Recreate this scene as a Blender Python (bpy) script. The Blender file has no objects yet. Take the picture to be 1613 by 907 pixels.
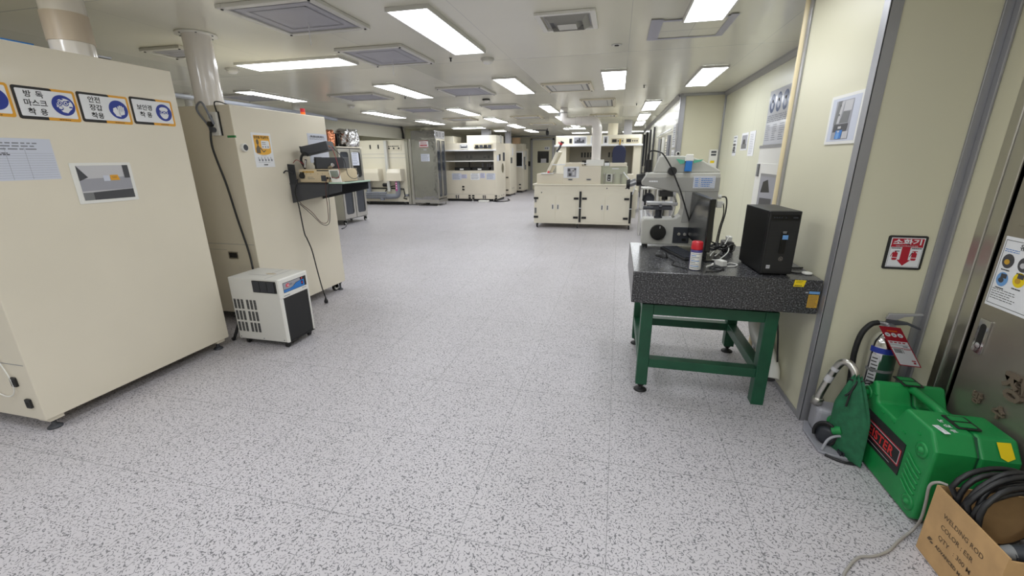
import bpy, math, random
from math import sin, cos, pi, radians
from mathutils import Matrix, Vector
random.seed(7)
SC = bpy.context.scene
COL = SC.collection

# ------------------------------------------------------------------ camera
def setup_camera():
    yaw, pitch, roll = radians(13.687), radians(17.076), radians(-0.497)
    f = Vector((-sin(yaw)*cos(pitch), cos(yaw)*cos(pitch), -sin(pitch)))
    r = f.cross(Vector((0, 0, 1))).normalized()
    u = r.cross(f)
    r2 = r*cos(roll) + u*sin(roll)
    u2 = -r*sin(roll) + u*cos(roll)
    cd = bpy.data.cameras.new('camera')
    cd.sensor_width = 36.0
    cd.lens = 36.0*666.04/1613.0
    cd.clip_start = 0.05
    cd.clip_end = 100
    co = bpy.data.objects.new('camera', cd)
    COL.objects.link(co)
    m = Matrix((r2, u2, -f)).transposed().to_4x4()
    m.translation = (0, 0, 1.5)
    co.matrix_world = m
    SC.camera = co
setup_camera()
# ------------------------------------------------------------------ world, exposure
LAMP = 13.0
SC.view_settings.view_transform = 'Standard'
SC.view_settings.look = 'None'
SC.view_settings.gamma = 1.0
SC.view_settings.use_curve_mapping = False
SC.view_settings.exposure = 0.0
W = bpy.data.worlds.new('room_ambient')
SC.world = W
W.use_nodes = True
W.node_tree.nodes['Background'].inputs[0].default_value = (0.9, 0.95, 1, 1)
W.node_tree.nodes['Background'].inputs[1].default_value = 0.15
SC.cycles.max_bounces = 8
SC.cycles.diffuse_bounces = 5
SC.cycles.glossy_bounces = 4
SC.cycles.sample_clamp_indirect = 6.0
SC.cycles.caustics_reflective = False
SC.cycles.caustics_refractive = False

# ------------------------------------------------------------------ materials
def lin(c):
    return tuple(((x/255)/12.92 if x/255 <= 0.04045 else ((x/255+0.055)/1.055)**2.4) for x in c) + (1,)
MATS = {}
def mat(name, rgb, rough=0.5, metal=0.0, noise=None, bump=None, emit=0, alpha=1, spec=0.5, coat=0):
    if name in MATS: return MATS[name]
    m = bpy.data.materials.new(name); m.use_nodes = True
    nt = m.node_tree; p = nt.nodes['Principled BSDF']
    p.inputs['Base Color'].default_value = lin(rgb)
    p.inputs['Roughness'].default_value = rough
    p.inputs['Metallic'].default_value = metal
    p.inputs['Specular IOR Level'].default_value = spec
    if coat:
        p.inputs['Coat Weight'].default_value = coat
        p.inputs['Coat Roughness'].default_value = 0.08
    if emit:
        p.inputs['Emission Color'].default_value = lin(rgb)
        p.inputs['Emission Strength'].default_value = emit
    if alpha < 1:
        p.inputs['Alpha'].default_value = alpha
    if noise or bump:
        tc = nt.nodes.new('ShaderNodeTexCoord')
    if noise:
        sc, amt = noise[0], noise[1]
        n = nt.nodes.new('ShaderNodeTexNoise'); n.inputs['Scale'].default_value = sc
        n.inputs['Detail'].default_value = 4
        nt.links.new(tc.outputs['Object'], n.inputs['Vector'])
        cr = nt.nodes.new('ShaderNodeValToRGB')
        a = lin([max(0, x*(1-amt)) for x in rgb]); b = lin([min(255, x*(1+amt)) for x in rgb])
        cr.color_ramp.elements[0].position = 0.35; cr.color_ramp.elements[1].position = 0.65
        cr.color_ramp.elements[0].color = a; cr.color_ramp.elements[1].color = b
        nt.links.new(n.outputs['Fac'], cr.inputs['Fac'])
        nt.links.new(cr.outputs['Color'], p.inputs['Base Color'])
    if bump:
        n2 = nt.nodes.new('ShaderNodeTexNoise'); n2.inputs['Scale'].default_value = bump[0]
        n2.inputs['Detail'].default_value = 3
        nt.links.new(tc.outputs['Object'], n2.inputs['Vector'])
        bp = nt.nodes.new('ShaderNodeBump'); bp.inputs['Strength'].default_value = bump[1]
        bp.inputs['Distance'].default_value = bump[2] if len(bump) > 2 else 0.01
        nt.links.new(n2.outputs['Fac'], bp.inputs['Height'])
        nt.links.new(bp.outputs['Normal'], p.inputs['Normal'])
    MATS[name] = m
    return m

def node_math(nt, op, a, b=None, clamp=False):
    n = nt.nodes.new('ShaderNodeMath'); n.operation = op; n.use_clamp = clamp
    for i, x in enumerate((a, b)):
        if x is None: continue
        if isinstance(x, (int, float)): n.inputs[i].default_value = x
        else: nt.links.new(x, n.inputs[i])
    return n.outputs[0]

def seam_mask(nt, coord, period, offset, width):
    """1 on a thin line that repeats every `period` metres."""
    t = node_math(nt, 'SUBTRACT', coord, offset - period/2)
    t = node_math(nt, 'DIVIDE', t, period)
    t = node_math(nt, 'FRACT', t)
    t = node_math(nt, 'SUBTRACT', t, 0.5)
    t = node_math(nt, 'ABSOLUTE', t)
    return node_math(nt, 'LESS_THAN', t, width/2/period)

def mat_floor():
    m = bpy.data.materials.new('speckled_vinyl'); m.use_nodes = True
    nt = m.node_tree; p = nt.nodes['Principled BSDF']
    tc = nt.nodes.new('ShaderNodeTexCoord')
    sx = nt.nodes.new('ShaderNodeSeparateXYZ'); nt.links.new(tc.outputs['Object'], sx.inputs[0])
    def noise(scale, seed, detail=0.0, dist=0.0, stretch=1.0):
        mp = nt.nodes.new('ShaderNodeMapping')
        mp.inputs['Location'].default_value = (seed, seed*1.7, seed)
        mp.inputs['Scale'].default_value = (1, stretch, 1)
        nt.links.new(tc.outputs['Object'], mp.inputs[0])
        n = nt.nodes.new('ShaderNodeTexNoise'); n.inputs['Scale'].default_value = scale
        n.inputs['Detail'].default_value = detail; n.inputs['Distortion'].default_value = dist
        nt.links.new(mp.outputs[0], n.inputs['Vector'])
        return n.outputs['Fac']
    def worms(s1, s2, seed, half, cut):
        """short wriggly flecks: broken contour lines of a noise field"""
        w = node_math(nt, 'ABSOLUTE', node_math(nt, 'SUBTRACT', noise(s1, seed), 0.5))
        w = node_math(nt, 'LESS_THAN', w, half)
        return node_math(nt, 'MULTIPLY', w, node_math(nt, 'GREATER_THAN', noise(s2, seed+5), cut))
    f = node_math(nt, 'MAXIMUM', worms(54, 95, 0.0, 0.042, 0.515), worms(49, 90, 4.3, 0.038, 0.525))
    big = nt.nodes.new('ShaderNodeTexNoise'); big.inputs['Scale'].default_value = 1.3; big.inputs['Detail'].default_value = 5
    nt.links.new(tc.outputs['Object'], big.inputs['Vector'])
    base = nt.nodes.new('ShaderNodeValToRGB')
    base.color_ramp.elements[0].position = 0.3; base.color_ramp.elements[1].position = 0.7
    base.color_ramp.elements[0].color = lin((190, 186, 190)); base.color_ramp.elements[1].color = lin((197, 193, 198))
    nt.links.new(big.outputs['Fac'], base.inputs['Fac'])
    mx = nt.nodes.new('ShaderNodeMix'); mx.data_type = 'RGBA'
    nt.links.new(f, mx.inputs['Factor']); nt.links.new(base.outputs['Color'], mx.inputs[6])
    mx.inputs[7].default_value = lin((114, 113, 117))
    s = node_math(nt, 'MAXIMUM', seam_mask(nt, sx.outputs[0], 0.6, 0.047, 0.0036), seam_mask(nt, sx.outputs[1], 0.6, 1.275, 0.0036))
    s = node_math(nt, 'MULTIPLY', s, 0.65)
    mx2 = nt.nodes.new('ShaderNodeMix'); mx2.data_type = 'RGBA'
    nt.links.new(s, mx2.inputs['Factor']); nt.links.new(mx.outputs[2], mx2.inputs[6])
    mx2.inputs[7].default_value = lin((120, 120, 122))
    nt.links.new(mx2.outputs[2], p.inputs['Base Color'])
    p.inputs['Roughness'].default_value = 0.42
    p.inputs['Specular IOR Level'].default_value = 0.35
    return m

def mat_panel(name, rgb, rough, axes, metal=0.0, lines=(128, 126, 112), spec=0.5, streak=0.0):
    """painted steel clean-room panel: faint wear, thin joint lines along the given axes."""
    m = bpy.data.materials.new(name); m.use_nodes = True
    nt = m.node_tree; p = nt.nodes['Principled BSDF']
    tc = nt.nodes.new('ShaderNodeTexCoord')
    sx = nt.nodes.new('ShaderNodeSeparateXYZ'); nt.links.new(tc.outputs['Object'], sx.inputs[0])
    n = nt.nodes.new('ShaderNodeTexNoise'); n.inputs['Scale'].default_value = 0.8; n.inputs['Detail'].default_value = 5
    nt.links.new(tc.outputs['Object'], n.inputs['Vector'])
    cr = nt.nodes.new('ShaderNodeValToRGB')
    cr.color_ramp.elements[0].position = 0.3; cr.color_ramp.elements[1].position = 0.7
    cr.color_ramp.elements[0].color = lin([x*0.985 for x in rgb]); cr.color_ramp.elements[1].color = lin([min(255, x*1.01) for x in rgb])
    nt.links.new(n.outputs['Fac'], cr.inputs['Fac'])
    s = None
    for ax, per, off, wd in axes:
        k = seam_mask(nt, sx.outputs[ax], per, off, wd)
        s = k if s is None else node_math(nt, 'MAXIMUM', s, k)
    if s is not None:
        mx = nt.nodes.new('ShaderNodeMix'); mx.data_type = 'RGBA'
        nt.links.new(s, mx.inputs['Factor']); nt.links.new(cr.outputs['Color'], mx.inputs[6])
        mx.inputs[7].default_value = lin(lines)
        nt.links.new(mx.outputs[2], p.inputs['Base Color'])
    else:
        nt.links.new(cr.outputs['Color'], p.inputs['Base Color'])
    if streak:
        # every sheet has its own sheen
        cx = node_math(nt, 'FLOOR', node_math(nt, 'DIVIDE', node_math(nt, 'SUBTRACT', sx.outputs[0], 0.03), 1.2))
        cy = node_math(nt, 'FLOOR', node_math(nt, 'DIVIDE', node_math(nt, 'SUBTRACT', sx.outputs[1], 0.05), 2.4))
        wn = nt.nodes.new('ShaderNodeTexWhiteNoise'); wn.noise_dimensions = '2D'
        cb = nt.nodes.new('ShaderNodeCombineXYZ'); nt.links.new(cx, cb.inputs[0]); nt.links.new(cy, cb.inputs[1])
        nt.links.new(cb.outputs[0], wn.inputs['Vector'])
        rr = node_math(nt, 'ADD', node_math(nt, 'MULTIPLY', wn.outputs['Value'], 0.16), rough-0.07)
        nt.links.new(rr, p.inputs['Roughness'])
    # each sheet is very slightly dished, as thin sheet metal is
    w = nt.nodes.new('ShaderNodeTexNoise'); w.inputs['Scale'].default_value = 1.6; w.inputs['Detail'].default_value = 1
    nt.links.new(tc.outputs['Object'], w.inputs['Vector'])
    bp = nt.nodes.new('ShaderNodeBump'); bp.inputs['Strength'].default_value = 0.25; bp.inputs['Distance'].default_value = 0.02
    nt.links.new(w.outputs['Fac'], bp.inputs['Height']); nt.links.new(bp.outputs['Normal'], p.inputs['Normal'])
    if not streak: p.inputs['Roughness'].default_value = rough
    p.inputs['Metallic'].default_value = metal
    p.inputs['Specular IOR Level'].default_value = spec
    return m

def mat_granite():
    m = bpy.data.materials.new('black_granite'); m.use_nodes = True
    nt = m.node_tree; p = nt.nodes['Principled BSDF']
    tc = nt.nodes.new('ShaderNodeTexCoord')
    n = nt.nodes.new('ShaderNodeTexNoise'); n.inputs['Scale'].default_value = 130; n.inputs['Detail'].default_value = 3
    n.inputs['Roughness'].default_value = 0.75
    nt.links.new(tc.outputs['Object'], n.inputs['Vector'])
    cr = nt.nodes.new('ShaderNodeValToRGB')
    e = cr.color_ramp.elements
    e[0].position = 0.40; e[0].color = lin((30, 30, 32)); e[1].position = 0.70; e[1].color = lin((150, 150, 153))
    k = e.new(0.55); k.color = lin((70, 70, 73))
    nt.links.new(n.outputs['Fac'], cr.inputs['Fac']); nt.links.new(cr.outputs['Color'], p.inputs['Base Color'])
    p.inputs['Roughness'].default_value = 0.27
    return m

M = {}
M['floor'] = mat_floor()
M['ceil'] = mat_panel('ceiling_panel', (221, 219, 205), 0.2, ((0, 1.2, 0.03, 0.003), (1, 2.4, 4.85, 0.009)), lines=(176, 176, 174), spec=0.75, streak=0.05)
M['wall'] = mat_panel('wall_panel', (218, 217, 196), 0.33, ((1, 1.2, 0.35, 0.003),), lines=(160, 158, 138))
M['wallx'] = mat_panel('wall_panel_plain', (217, 213, 188), 0.38, ())
M['wallfar'] = mat_panel('wall_panel_far', (208, 206, 190), 0.4, ((0, 1.2, 0.2, 0.006),), lines=(160, 158, 140))
M['wallcor'] = mat_panel('wall_panel_glossy', (200, 198, 184), 0.26, ((1, 1.2, 0.35, 0.012),), lines=(140, 138, 130), spec=0.8)
M['granite'] = mat_granite()
M['cream'] = mat('cream_powder_coat', (224, 216, 198), 0.42, noise=(1.5, 0.012), coat=0.25)
M['cream2'] = mat('pale_cream_coat', (232, 226, 208), 0.4, noise=(1.5, 0.012), coat=0.15)
M['ivory'] = mat('ivory_plastic', (226, 219, 200), 0.45)
M['ltgrey'] = mat('light_grey_coat', (206, 205, 200), 0.4)
M['scope'] = mat('scope_grey', (188, 187, 180), 0.4)
M['scope2'] = mat('scope_grey_band', (158, 157, 153), 0.4)
M['white'] = mat('white_paper', (232, 233, 236), 0.6)
M['whiteg'] = mat('white_plastic', (232, 231, 226), 0.35)
M['paperb'] = mat('bluish_paper', (205, 209, 222), 0.6)
M['lilac'] = mat('lilac_paper', (200, 200, 224), 0.6)
M['print'] = mat('grey_print', (128, 130, 138), 0.7)
M['ink'] = mat('black_ink', (38, 37, 36), 0.6)
M['black'] = mat('black_plastic', (30, 30, 31), 0.45)
M['blackg'] = mat('black_gloss', (16, 17, 18), 0.2)
M['rubber'] = mat('black_rubber', (24, 24, 25), 0.6)
M['cable'] = mat('black_cable', (26, 26, 28), 0.45)
M['dkgrey'] = mat('dark_grey_coat', (66, 68, 74), 0.5)
M['charcoal'] = mat('charcoal_coat', (44, 47, 54), 0.5)
M['midgrey'] = mat('mid_grey', (120, 121, 122), 0.5)
M['yellow'] = mat('sign_yellow', (226, 162, 44), 0.5)
M['byellow'] = mat('bright_yellow', (240, 210, 30), 0.5)
M['amber'] = mat('amber_label', (200, 156, 50), 0.5)
M['blue'] = mat('sign_blue', (34, 54, 148), 0.5)
M['swoosh'] = mat('label_blue', (40, 120, 200), 0.4)
M['tapeblue'] = mat('pale_blue_tape', (110, 160, 215), 0.5)
M['red'] = mat('sign_red', (176, 28, 48), 0.5)
M['capred'] = mat('cap_red', (200, 36, 48), 0.35)
M['brightred'] = mat('logo_red', (226, 40, 70), 0.4)
M['orange'] = mat('orange_plastic', (226, 110, 30), 0.35)
M['gmetal'] = mat('green_paint', (24, 78, 54), 0.4, noise=(6, 0.08))
M['gcase'] = mat('green_plastic', (22, 132, 66), 0.42, noise=(5, 0.05), bump=(60, 0.06, 0.004))
M['gcloth'] = mat('green_cloth', (34, 98, 66), 0.85, noise=(30, 0.07), bump=(240, 0.3, 0.002))
M['gtape'] = mat('green_tape', (60, 140, 80), 0.5)
M['mint'] = mat('mint_plastic', (180, 205, 188), 0.4)
M['teal'] = mat('teal_plastic', (90, 180, 150), 0.35)
M['navy'] = mat('navy_plastic', (34, 40, 72), 0.5)
M['alu'] = mat('aluminium', (176, 177, 182), 0.34, 0.85)
M['alup'] = mat('aluminium_profile', (164, 164, 168), 0.4, 0.55)
M['steel'] = mat('stainless', (168, 168, 170), 0.13, 1.0, bump=(2.6, 0.7, 0.03))
M['steelb'] = mat('brushed_stainless', (196, 194, 188), 0.3, 1.0, bump=(5, 0.15, 0.01))
M['doorst'] = mat('stainless_door_skin', (168, 162, 150), 0.36, 0.8, noise=(2.5, 0.03))
M['chrome'] = mat('chrome', (205, 205, 205), 0.14, 1.0)
M['pvc'] = mat('cream_pvc', (228, 212, 172), 0.35)
M['duct'] = mat('grey_white_duct', (226, 221, 217), 0.22, coat=0.6)
M['ductb'] = mat('beige_duct_band', (198, 184, 168), 0.4)
M['pvcgrey'] = mat('grey_pvc', (132, 136, 146), 0.35)
M['gasket'] = mat('filter_grey', (168, 168, 178), 0.5)
M['gasket2'] = mat('filter_darker_grey', (150, 150, 158), 0.55)  # darker grey of the filter rim and inner outline
M['plexi'] = mat('smoked_plexi', (66, 70, 78), 0.08, alpha=0.8)
M['cave'] = mat('dark_interior', (150, 147, 140), 0.5)
M['screen'] = mat('dark_screen', (34, 36, 40), 0.18)
M['lcd'] = mat('lcd_olive', (96, 104, 84), 0.2)
M['card'] = mat('cardboard', (186, 150, 104), 0.8, noise=(9, 0.05))
M['cardin'] = mat('cardboard_inside', (128, 100, 72), 0.85)
M['foil'] = mat('foil', (212, 212, 214), 0.2, 1.0, bump=(9, 1.0, 0.06))
M['copper'] = mat('copper_film', (214, 140, 104), 0.25, 0.8, bump=(11, 1.0, 0.05))
M['photog'] = mat('photo_grey', (158, 158, 166), 0.45)
M['photod'] = mat('photo_dark', (72, 72, 76), 0.45)
M['photol'] = mat('photo_light', (196, 195, 198), 0.45)
M['wood'] = mat('carved_brown', (104, 92, 78), 0.6)
M['lamp'] = mat('lamp_diffuser', (247, 251, 255), 0.4, emit=LAMP)
M['tapeclear'] = mat('greyish_tape', (170, 170, 186), 0.35)
M['skin'] = mat('illustration_orange', (236, 178, 66), 0.5)

# ------------------------------------------------------------------ mesh builder
FONTS = {}
def font_mesh(body, bold, extrude=0.0, space=1.0):
    key = (body, bold, extrude, space)
    if key in FONTS: return FONTS[key]
    c = bpy.data.curves.new('tmp_font', 'FONT'); c.body = body; c.size = 1; c.resolution_u = 2
    c.offset = bold; c.extrude = extrude; c.align_x = 'CENTER'; c.space_character = space
    o = bpy.data.objects.new('tmp_font', c); COL.objects.link(o)
    dg = bpy.context.evaluated_depsgraph_get()
    me = bpy.data.meshes.new_from_object(o.evaluated_get(dg))
    vs = [v.co.copy() for v in me.vertices]; fs = [tuple(p.vertices) for p in me.polygons]
    bpy.data.objects.remove(o); bpy.data.curves.remove(c); bpy.data.meshes.remove(me)
    FONTS[key] = (vs, fs)
    return FONTS[key]

def fr(o, x, y):
    x = Vector(x).normalized(); y = Vector(y).normalized(); z = x.cross(y)
    m = Matrix((x, y, z)).transposed().to_4x4(); m.translation = o
    return m
def faceX(x, y0=0, z0=0): return fr((x, y0, z0), (0, 1, 0), (0, 0, 1))      # looks to +X, u = +Y
def faceNX(x, y0=0, z0=0): return fr((x, y0, z0), (0, -1, 0), (0, 0, 1))    # looks to -X, u = -Y
def faceNY(y, x0=0, z0=0): return fr((x0, y, z0), (1, 0, 0), (0, 0, 1))     # looks to -Y, u = +X
def faceDN(z, x0=0, y0=0): return fr((x0, y0, z), (1, 0, 0), (0, -1, 0))    # looks down, u = +X, v = -Y
def faceUP(z, x0=0, y0=0): return fr((x0, y0, z), (1, 0, 0), (0, 1, 0))

class B:
    def __init__(s, frame=None):
        s.v = []; s.f = []; s.mi = []; s.sm = []; s.M = frame or Matrix.Identity(4)
    def add(s, vs, fs, m=0, sm=False):
        n = len(s.v)
        s.v += [s.M @ Vector(v) for v in vs]
        s.f += [tuple(i+n for i in f) for f in fs]
        s.mi += [m]*len(fs); s.sm += [sm]*len(fs)
        return s
    def box(s, x0, y0, z0, x1, y1, z1, m=0):
        return s.add([(x0,y0,z0),(x1,y0,z0),(x1,y1,z0),(x0,y1,z0),(x0,y0,z1),(x1,y0,z1),(x1,y1,z1),(x0,y1,z1)],
                     [(0,3,2,1),(4,5,6,7),(0,1,5,4),(1,2,6,5),(2,3,7,6),(3,0,4,7)], m)
    def rect(s, x0, y0, x1, y1, h=0.0, m=0):
        return s.add([(x0,y0,h),(x1,y0,h),(x1,y1,h),(x0,y1,h)], [(0,1,2,3)], m)
    def slab(s, x0, y0, x1, y1, h=0.002, m=0): return s.box(x0, y0, 0, x1, y1, h, m)
    def poly(s, pts, h=0.0, m=0):
        return s.add([(p[0], p[1], h) for p in pts], [tuple(range(len(pts)))], m)
    def ell(s, x, y, rx, ry=None, h=0.0, m=0, n=28, a0=0, a1=2*pi):
        ry = ry or rx
        return s.poly([(x+rx*cos(a0+(a1-a0)*i/n), y+ry*sin(a0+(a1-a0)*i/n)) for i in range(n if a1-a0 > 6.28 else n+1)], h, m)
    def rrect(s, x0, y0, x1, y1, r, h=0.0, m=0, t=0):
        pts = []
        for cx, cy, a in ((x1-r, y0+r, -pi/2), (x1-r, y1-r, 0), (x0+r, y1-r, pi/2), (x0+r, y0+r, pi)):
            pts += [(cx+r*cos(a+pi/2*i/5), cy+r*sin(a+pi/2*i/5)) for i in range(6)]
        if t: return s.prism(pts, h, h+t, m)
        return s.poly(pts, h, m)
    def prism(s, pts, z0, z1, m=0, sm=False):
        n = len(pts)
        vs = [(p[0], p[1], z0) for p in pts] + [(p[0], p[1], z1) for p in pts]
        a = sum(pts[i][0]*pts[(i+1) % n][1]-pts[(i+1) % n][0]*pts[i][1] for i in range(n))
        lo = tuple(range(n)); hi = tuple(range(n, 2*n))
        fs = [lo[::-1], hi] if a > 0 else [lo, hi[::-1]]
        s.add(vs, fs, m)
        sd = [(i, (i+1) % n, (i+1) % n+n, i+n) for i in range(n)]
        if a < 0: sd = [f[::-1] for f in sd]
        base = len(s.v)-2*n
        s.f += [tuple(i+base for i in f) for f in sd]; s.mi += [m]*n; s.sm += [sm]*n
        return s
    def cyl(s, p0, p1, r0, r1=None, n=24, m=0, cap=True):
        r1 = r0 if r1 is None else r1
        p0 = Vector(p0); p1 = Vector(p1); d = (p1-p0).normalized()
        a = d.orthogonal().normalized(); b = d.cross(a)
        vs = []
        for p, r in ((p0, r0), (p1, r1)):
            vs += [tuple(p+(a*cos(2*pi*i/n)+b*sin(2*pi*i/n))*r) for i in range(n)]
        s.add(vs, [(i, (i+1) % n, (i+1) % n+n, i+n) for i in range(n)], m, True)
        if cap:
            s.add(vs[:n], [tuple(range(n))[::-1]], m); s.add(vs[n:], [tuple(range(n))], m)
        return s
    def lathe(s, prof, p0=(0,0,0), axis=(0,0,1), n=28, m=0):
        p0 = Vector(p0); d = Vector(axis).normalized(); a = d.orthogonal().normalized(); b = d.cross(a)
        vs = []
        for r, z in prof:
            vs += [tuple(p0+d*z+(a*cos(2*pi*i/n)+b*sin(2*pi*i/n))*max(r, 1e-5)) for i in range(n)]
        fs = []
        for k in range(len(prof)-1):
            fs += [(k*n+i, k*n+(i+1) % n, (k+1)*n+(i+1) % n, (k+1)*n+i) for i in range(n)]
        return s.add(vs, fs, m, True)
    def tube(s, pts, r, n=8, m=0, closed=False, steps=0):
        P = [Vector(p) for p in pts]
        if steps:
            Q = []; L = len(P)
            for i in range(L if closed else L-1):
                p0 = P[(i-1) % L] if closed or i > 0 else P[i]*2-P[i+1]
                p1 = P[i]; p2 = P[(i+1) % L]
                p3 = P[(i+2) % L] if closed or i+2 < L else p2*2-p1
                for k in range(steps):
                    t = k/steps
                    Q.append(0.5*((2*p1)+(p2-p0)*t+(2*p0-5*p1+4*p2-p3)*t*t+(3*p1-p0-3*p2+p3)*t**3))
            if not closed: Q.append(P[-1])
            P = Q
        L = len(P); vs = []; up = None
        for i in range(L):
            d = ((P[(i+1) % L]-P[i-1]) if closed else (P[min(i+1, L-1)]-P[max(i-1, 0)]))
            d = d.normalized() if d.length > 1e-9 else Vector((0, 0, 1))
            if up is None: up = d.orthogonal().normalized()
            up = (up-d*up.dot(d)); up = up.normalized() if up.length > 1e-6 else d.orthogonal().normalized()
            w = d.cross(up)
            vs += [tuple(P[i]+(up*cos(2*pi*j/n)+w*sin(2*pi*j/n))*r) for j in range(n)]
        fs = []
        for i in range(L if closed else L-1):
            k = (i+1) % L
            fs += [(i*n+j, i*n+(j+1) % n, k*n+(j+1) % n, k*n+j) for j in range(n)]
        s.add(vs, fs, m, True)
        if not closed:
            s.add(vs[:n], [tuple(range(n))[::-1]], m); s.add(vs[-n:], [tuple(range(n))], m)
        return s
    def ball(s, c, r, n=16, m=0, sz=1.0):
        c = Vector(c)
        return s.lathe([(r*sin(pi*i/10), -r*sz*cos(pi*i/10)) for i in range(11)], c, (0, 0, 1), n, m)
    def text(s, body, x, y, size, h=0.001, m=0, bold=0.0, extrude=0.0, sx=1.0, space=1.0):
        vs, fs = font_mesh(body, bold, extrude, space)
        return s.add([(x+v.x*size*sx, y+v.y*size, h+v.z*size) for v in vs], fs, m)
    def lines(s, x0, x1, y0, y1, n, h=0.001, m=0, th=0.3, rag=0.25):
        """rows of unreadable small print"""
        dy = (y1-y0)/n
        for i in range(n):
            x = x0
            xe = x1-(x1-x0)*rag*random.random()
            while x < xe-1e-6:
                w = min((x1-x0)*random.uniform(0.06, 0.2), xe-x)
                s.rect(x, y0+dy*(i+0.5-th/2), x+w, y0+dy*(i+0.5+th/2), h, m)
                x += w+(x1-x0)*0.03
        return s

OFF = {}
def build(name, b, mats, parent=None, bevel=0.0, seg=2, loc=None, sub=0):
    if not isinstance(mats, (list, tuple)): mats = [mats]
    if parent is not None:
        off = OFF[parent]
    elif loc is not None:
        off = Vector(loc)
    else:
        xs = [v.x for v in b.v]; ys = [v.y for v in b.v]; zs = [v.z for v in b.v]
        off = Vector(((min(xs)+max(xs))/2, (min(ys)+max(ys))/2, min(zs)))
    me = bpy.data.meshes.new(name)
    me.from_pydata([v-off for v in b.v], [], b.f)
    for m in mats: me.materials.append(m)
    me.polygons.foreach_set('material_index', b.mi)
    me.polygons.foreach_set('use_smooth', b.sm)
    me.update()
    o = bpy.data.objects.new(name, me); COL.objects.link(o)
    OFF[o] = off
    if parent is not None: o.parent = parent
    else: o.location = off
    if bevel:
        md = o.modifiers.new('edge', 'BEVEL'); md.width = bevel; md.segments = seg
        md.limit_method = 'ANGLE'; md.angle_limit = radians(40)
    if sub:
        md = o.modifiers.new('smooth', 'SUBSURF'); md.levels = sub; md.render_levels = sub
    return o
def tag(o, label, cat, group=None):
    o['label'] = label; o['category'] = cat
    if group: o['group'] = group
    return o
def thing(name, label, cat, loc, group=None):
    o = bpy.data.objects.new(name, None); COL.objects.link(o); o.location = loc
    o.empty_display_size = 0.1
    OFF[o] = Vector(loc)
    return tag(o, label, cat, group)
def struct(name, b, mats, bevel=0.0):
    o = build(name, b, mats, loc=(0, 0, 0), bevel=bevel); o['kind'] = 'structure'
    return o
def dup(root, loc, label):
    """a copy of a thing with copies of its parts and sub-parts"""
    r = root.copy(); COL.objects.link(r); r.location = loc; r['label'] = label
    for ch in list(root.children):
        c = ch.copy(); COL.objects.link(c); c.parent = r
        for g in list(ch.children):
            d = g.copy(); COL.objects.link(d); d.parent = c
    return r
# ------------------------------------------------------------------ setting
H = 2.5
struct('floor', B().box(-9.2, -4, -0.1, 3.2, 21.4, 0), M['floor'])
struct('ceiling', B().box(-9.2, -4, H, 3.2, 21.4, H+0.1), M['ceil'])
struct('wall_back', B().box(-6.8, 21.0, 0, 1.2, 21.15, H), M['wallfar'])
struct('wall_left', B().box(-7.05, -4, 0, -6.9, 10.3, H).box(-7.05, 10.3, 2.13, -6.9, 13.6, H), M['wallfar'])
struct('wall_alcove', B().box(-9.2, 14.45, 0, -6.75, 14.6, H).box(-9.2, 10.2, 0, -9.05, 14.45, H).box(-9.05, 10.2, 0, -7.05, 10.3, H), M['wallfar'])
struct('wall_left_far', B().box(-6.8, 14.6, 0, -6.65, 21.0, H), M['wallfar'])
struct('wall_rear', B().box(-6.9, -4, 0, 1.75, -3.9, H), M['wallfar'])
struct('wall_right_corner', B().box(1.14, 2.51, 0, 1.9, 3.48, H), [M['wallx']])
struct('wall_right', B().box(1.654, 3.48, 0, 1.9, 8.12, H), M['wall'])
struct('wall_recess', B().box(0.985, 8.12, 0, 1.9, 8.3, H), M['wallx'])
struct('wall_corridor', B().box(0.96, 8.121, 0, 1.12, 21.0, H), M['wallcor'])
struct('wall_entrance', B().box(1.6, 2.225, 0, 1.78, 2.509, H).box(1.6, -4, 0, 1.78, 1.12, H).box(1.6, 1.12, 2.12, 1.78, 2.225, H), M['wallx'])

# corner profiles, coves and skirting of aluminium
struct('trim_1', B().box(1.133, 2.502, 0, 1.187, 2.512, H).box(1.132, 2.502, 0, 1.141, 2.556, H), M['alup'], 0.002)
struct('trim_2', B().box(1.556, 2.5, 0, 1.6, 2.511, H).box(1.588, 2.468, 0, 1.599, 2.5, H), M['alup'], 0.002)
struct('trim_3', B().box(1.128, 3.42, 0, 1.141, 3.475, H), M['alu'], 0.002)
b = B(); b.cyl((1.138, 3.492, 0), (1.138, 3.492, H), 0.028, n=20)
struct('trim_4', b, M['pvc'])
b = B(); b.prism([(0, 0), (-0.05, 0), (-0.045, -0.02), (-0.012, -0.055), (0, -0.06)], 0, 4.6)
b2 = B(fr((1.654, 8.12, H), (1, 0, 0), (0, 0, 1))); b2.prism([(0, 0), (-0.05, 0), (-0.045, -0.02), (-0.012, -0.055), (0, -0.06)], 0, 4.62)
struct('trim_5', b2, M['alup'])
b2 = B(); b2.box(0.985, 8.09, 2.46, 1.654, 8.12, H); b2.box(1.63, 8.09, 0, 1.654, 8.12, 2.46)
struct('trim_6', b2, M['alu'], 0.003)
struct('trim_7', B().box(0.952, 8.1, 0, 1.03, 8.121, H).box(0.945, 8.1, 0, 0.961, 8.19, H), M['alup'], 0.003)
b2 = B(fr((0.96, 20.99, H), (1, 0, 0), (0, 0, 1))); b2.prism([(0, 0), (-0.05, 0), (-0.045, -0.02), (-0.012, -0.055), (0, -0.06)], 0, 12.8)
struct('trim_8', b2, M['alup'])
struct('trim_9', B().box(1.644, 4.93, 0, 1.655, 4.99, 2.44), M['alup'], 0.002)
struct('baseboard_right', B().box(1.132, 2.556, 0, 1.141, 3.42, 0.03).box(1.187, 2.503, 0, 1.556, 2.511, 0.03), M['alup'], 0.001)
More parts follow.
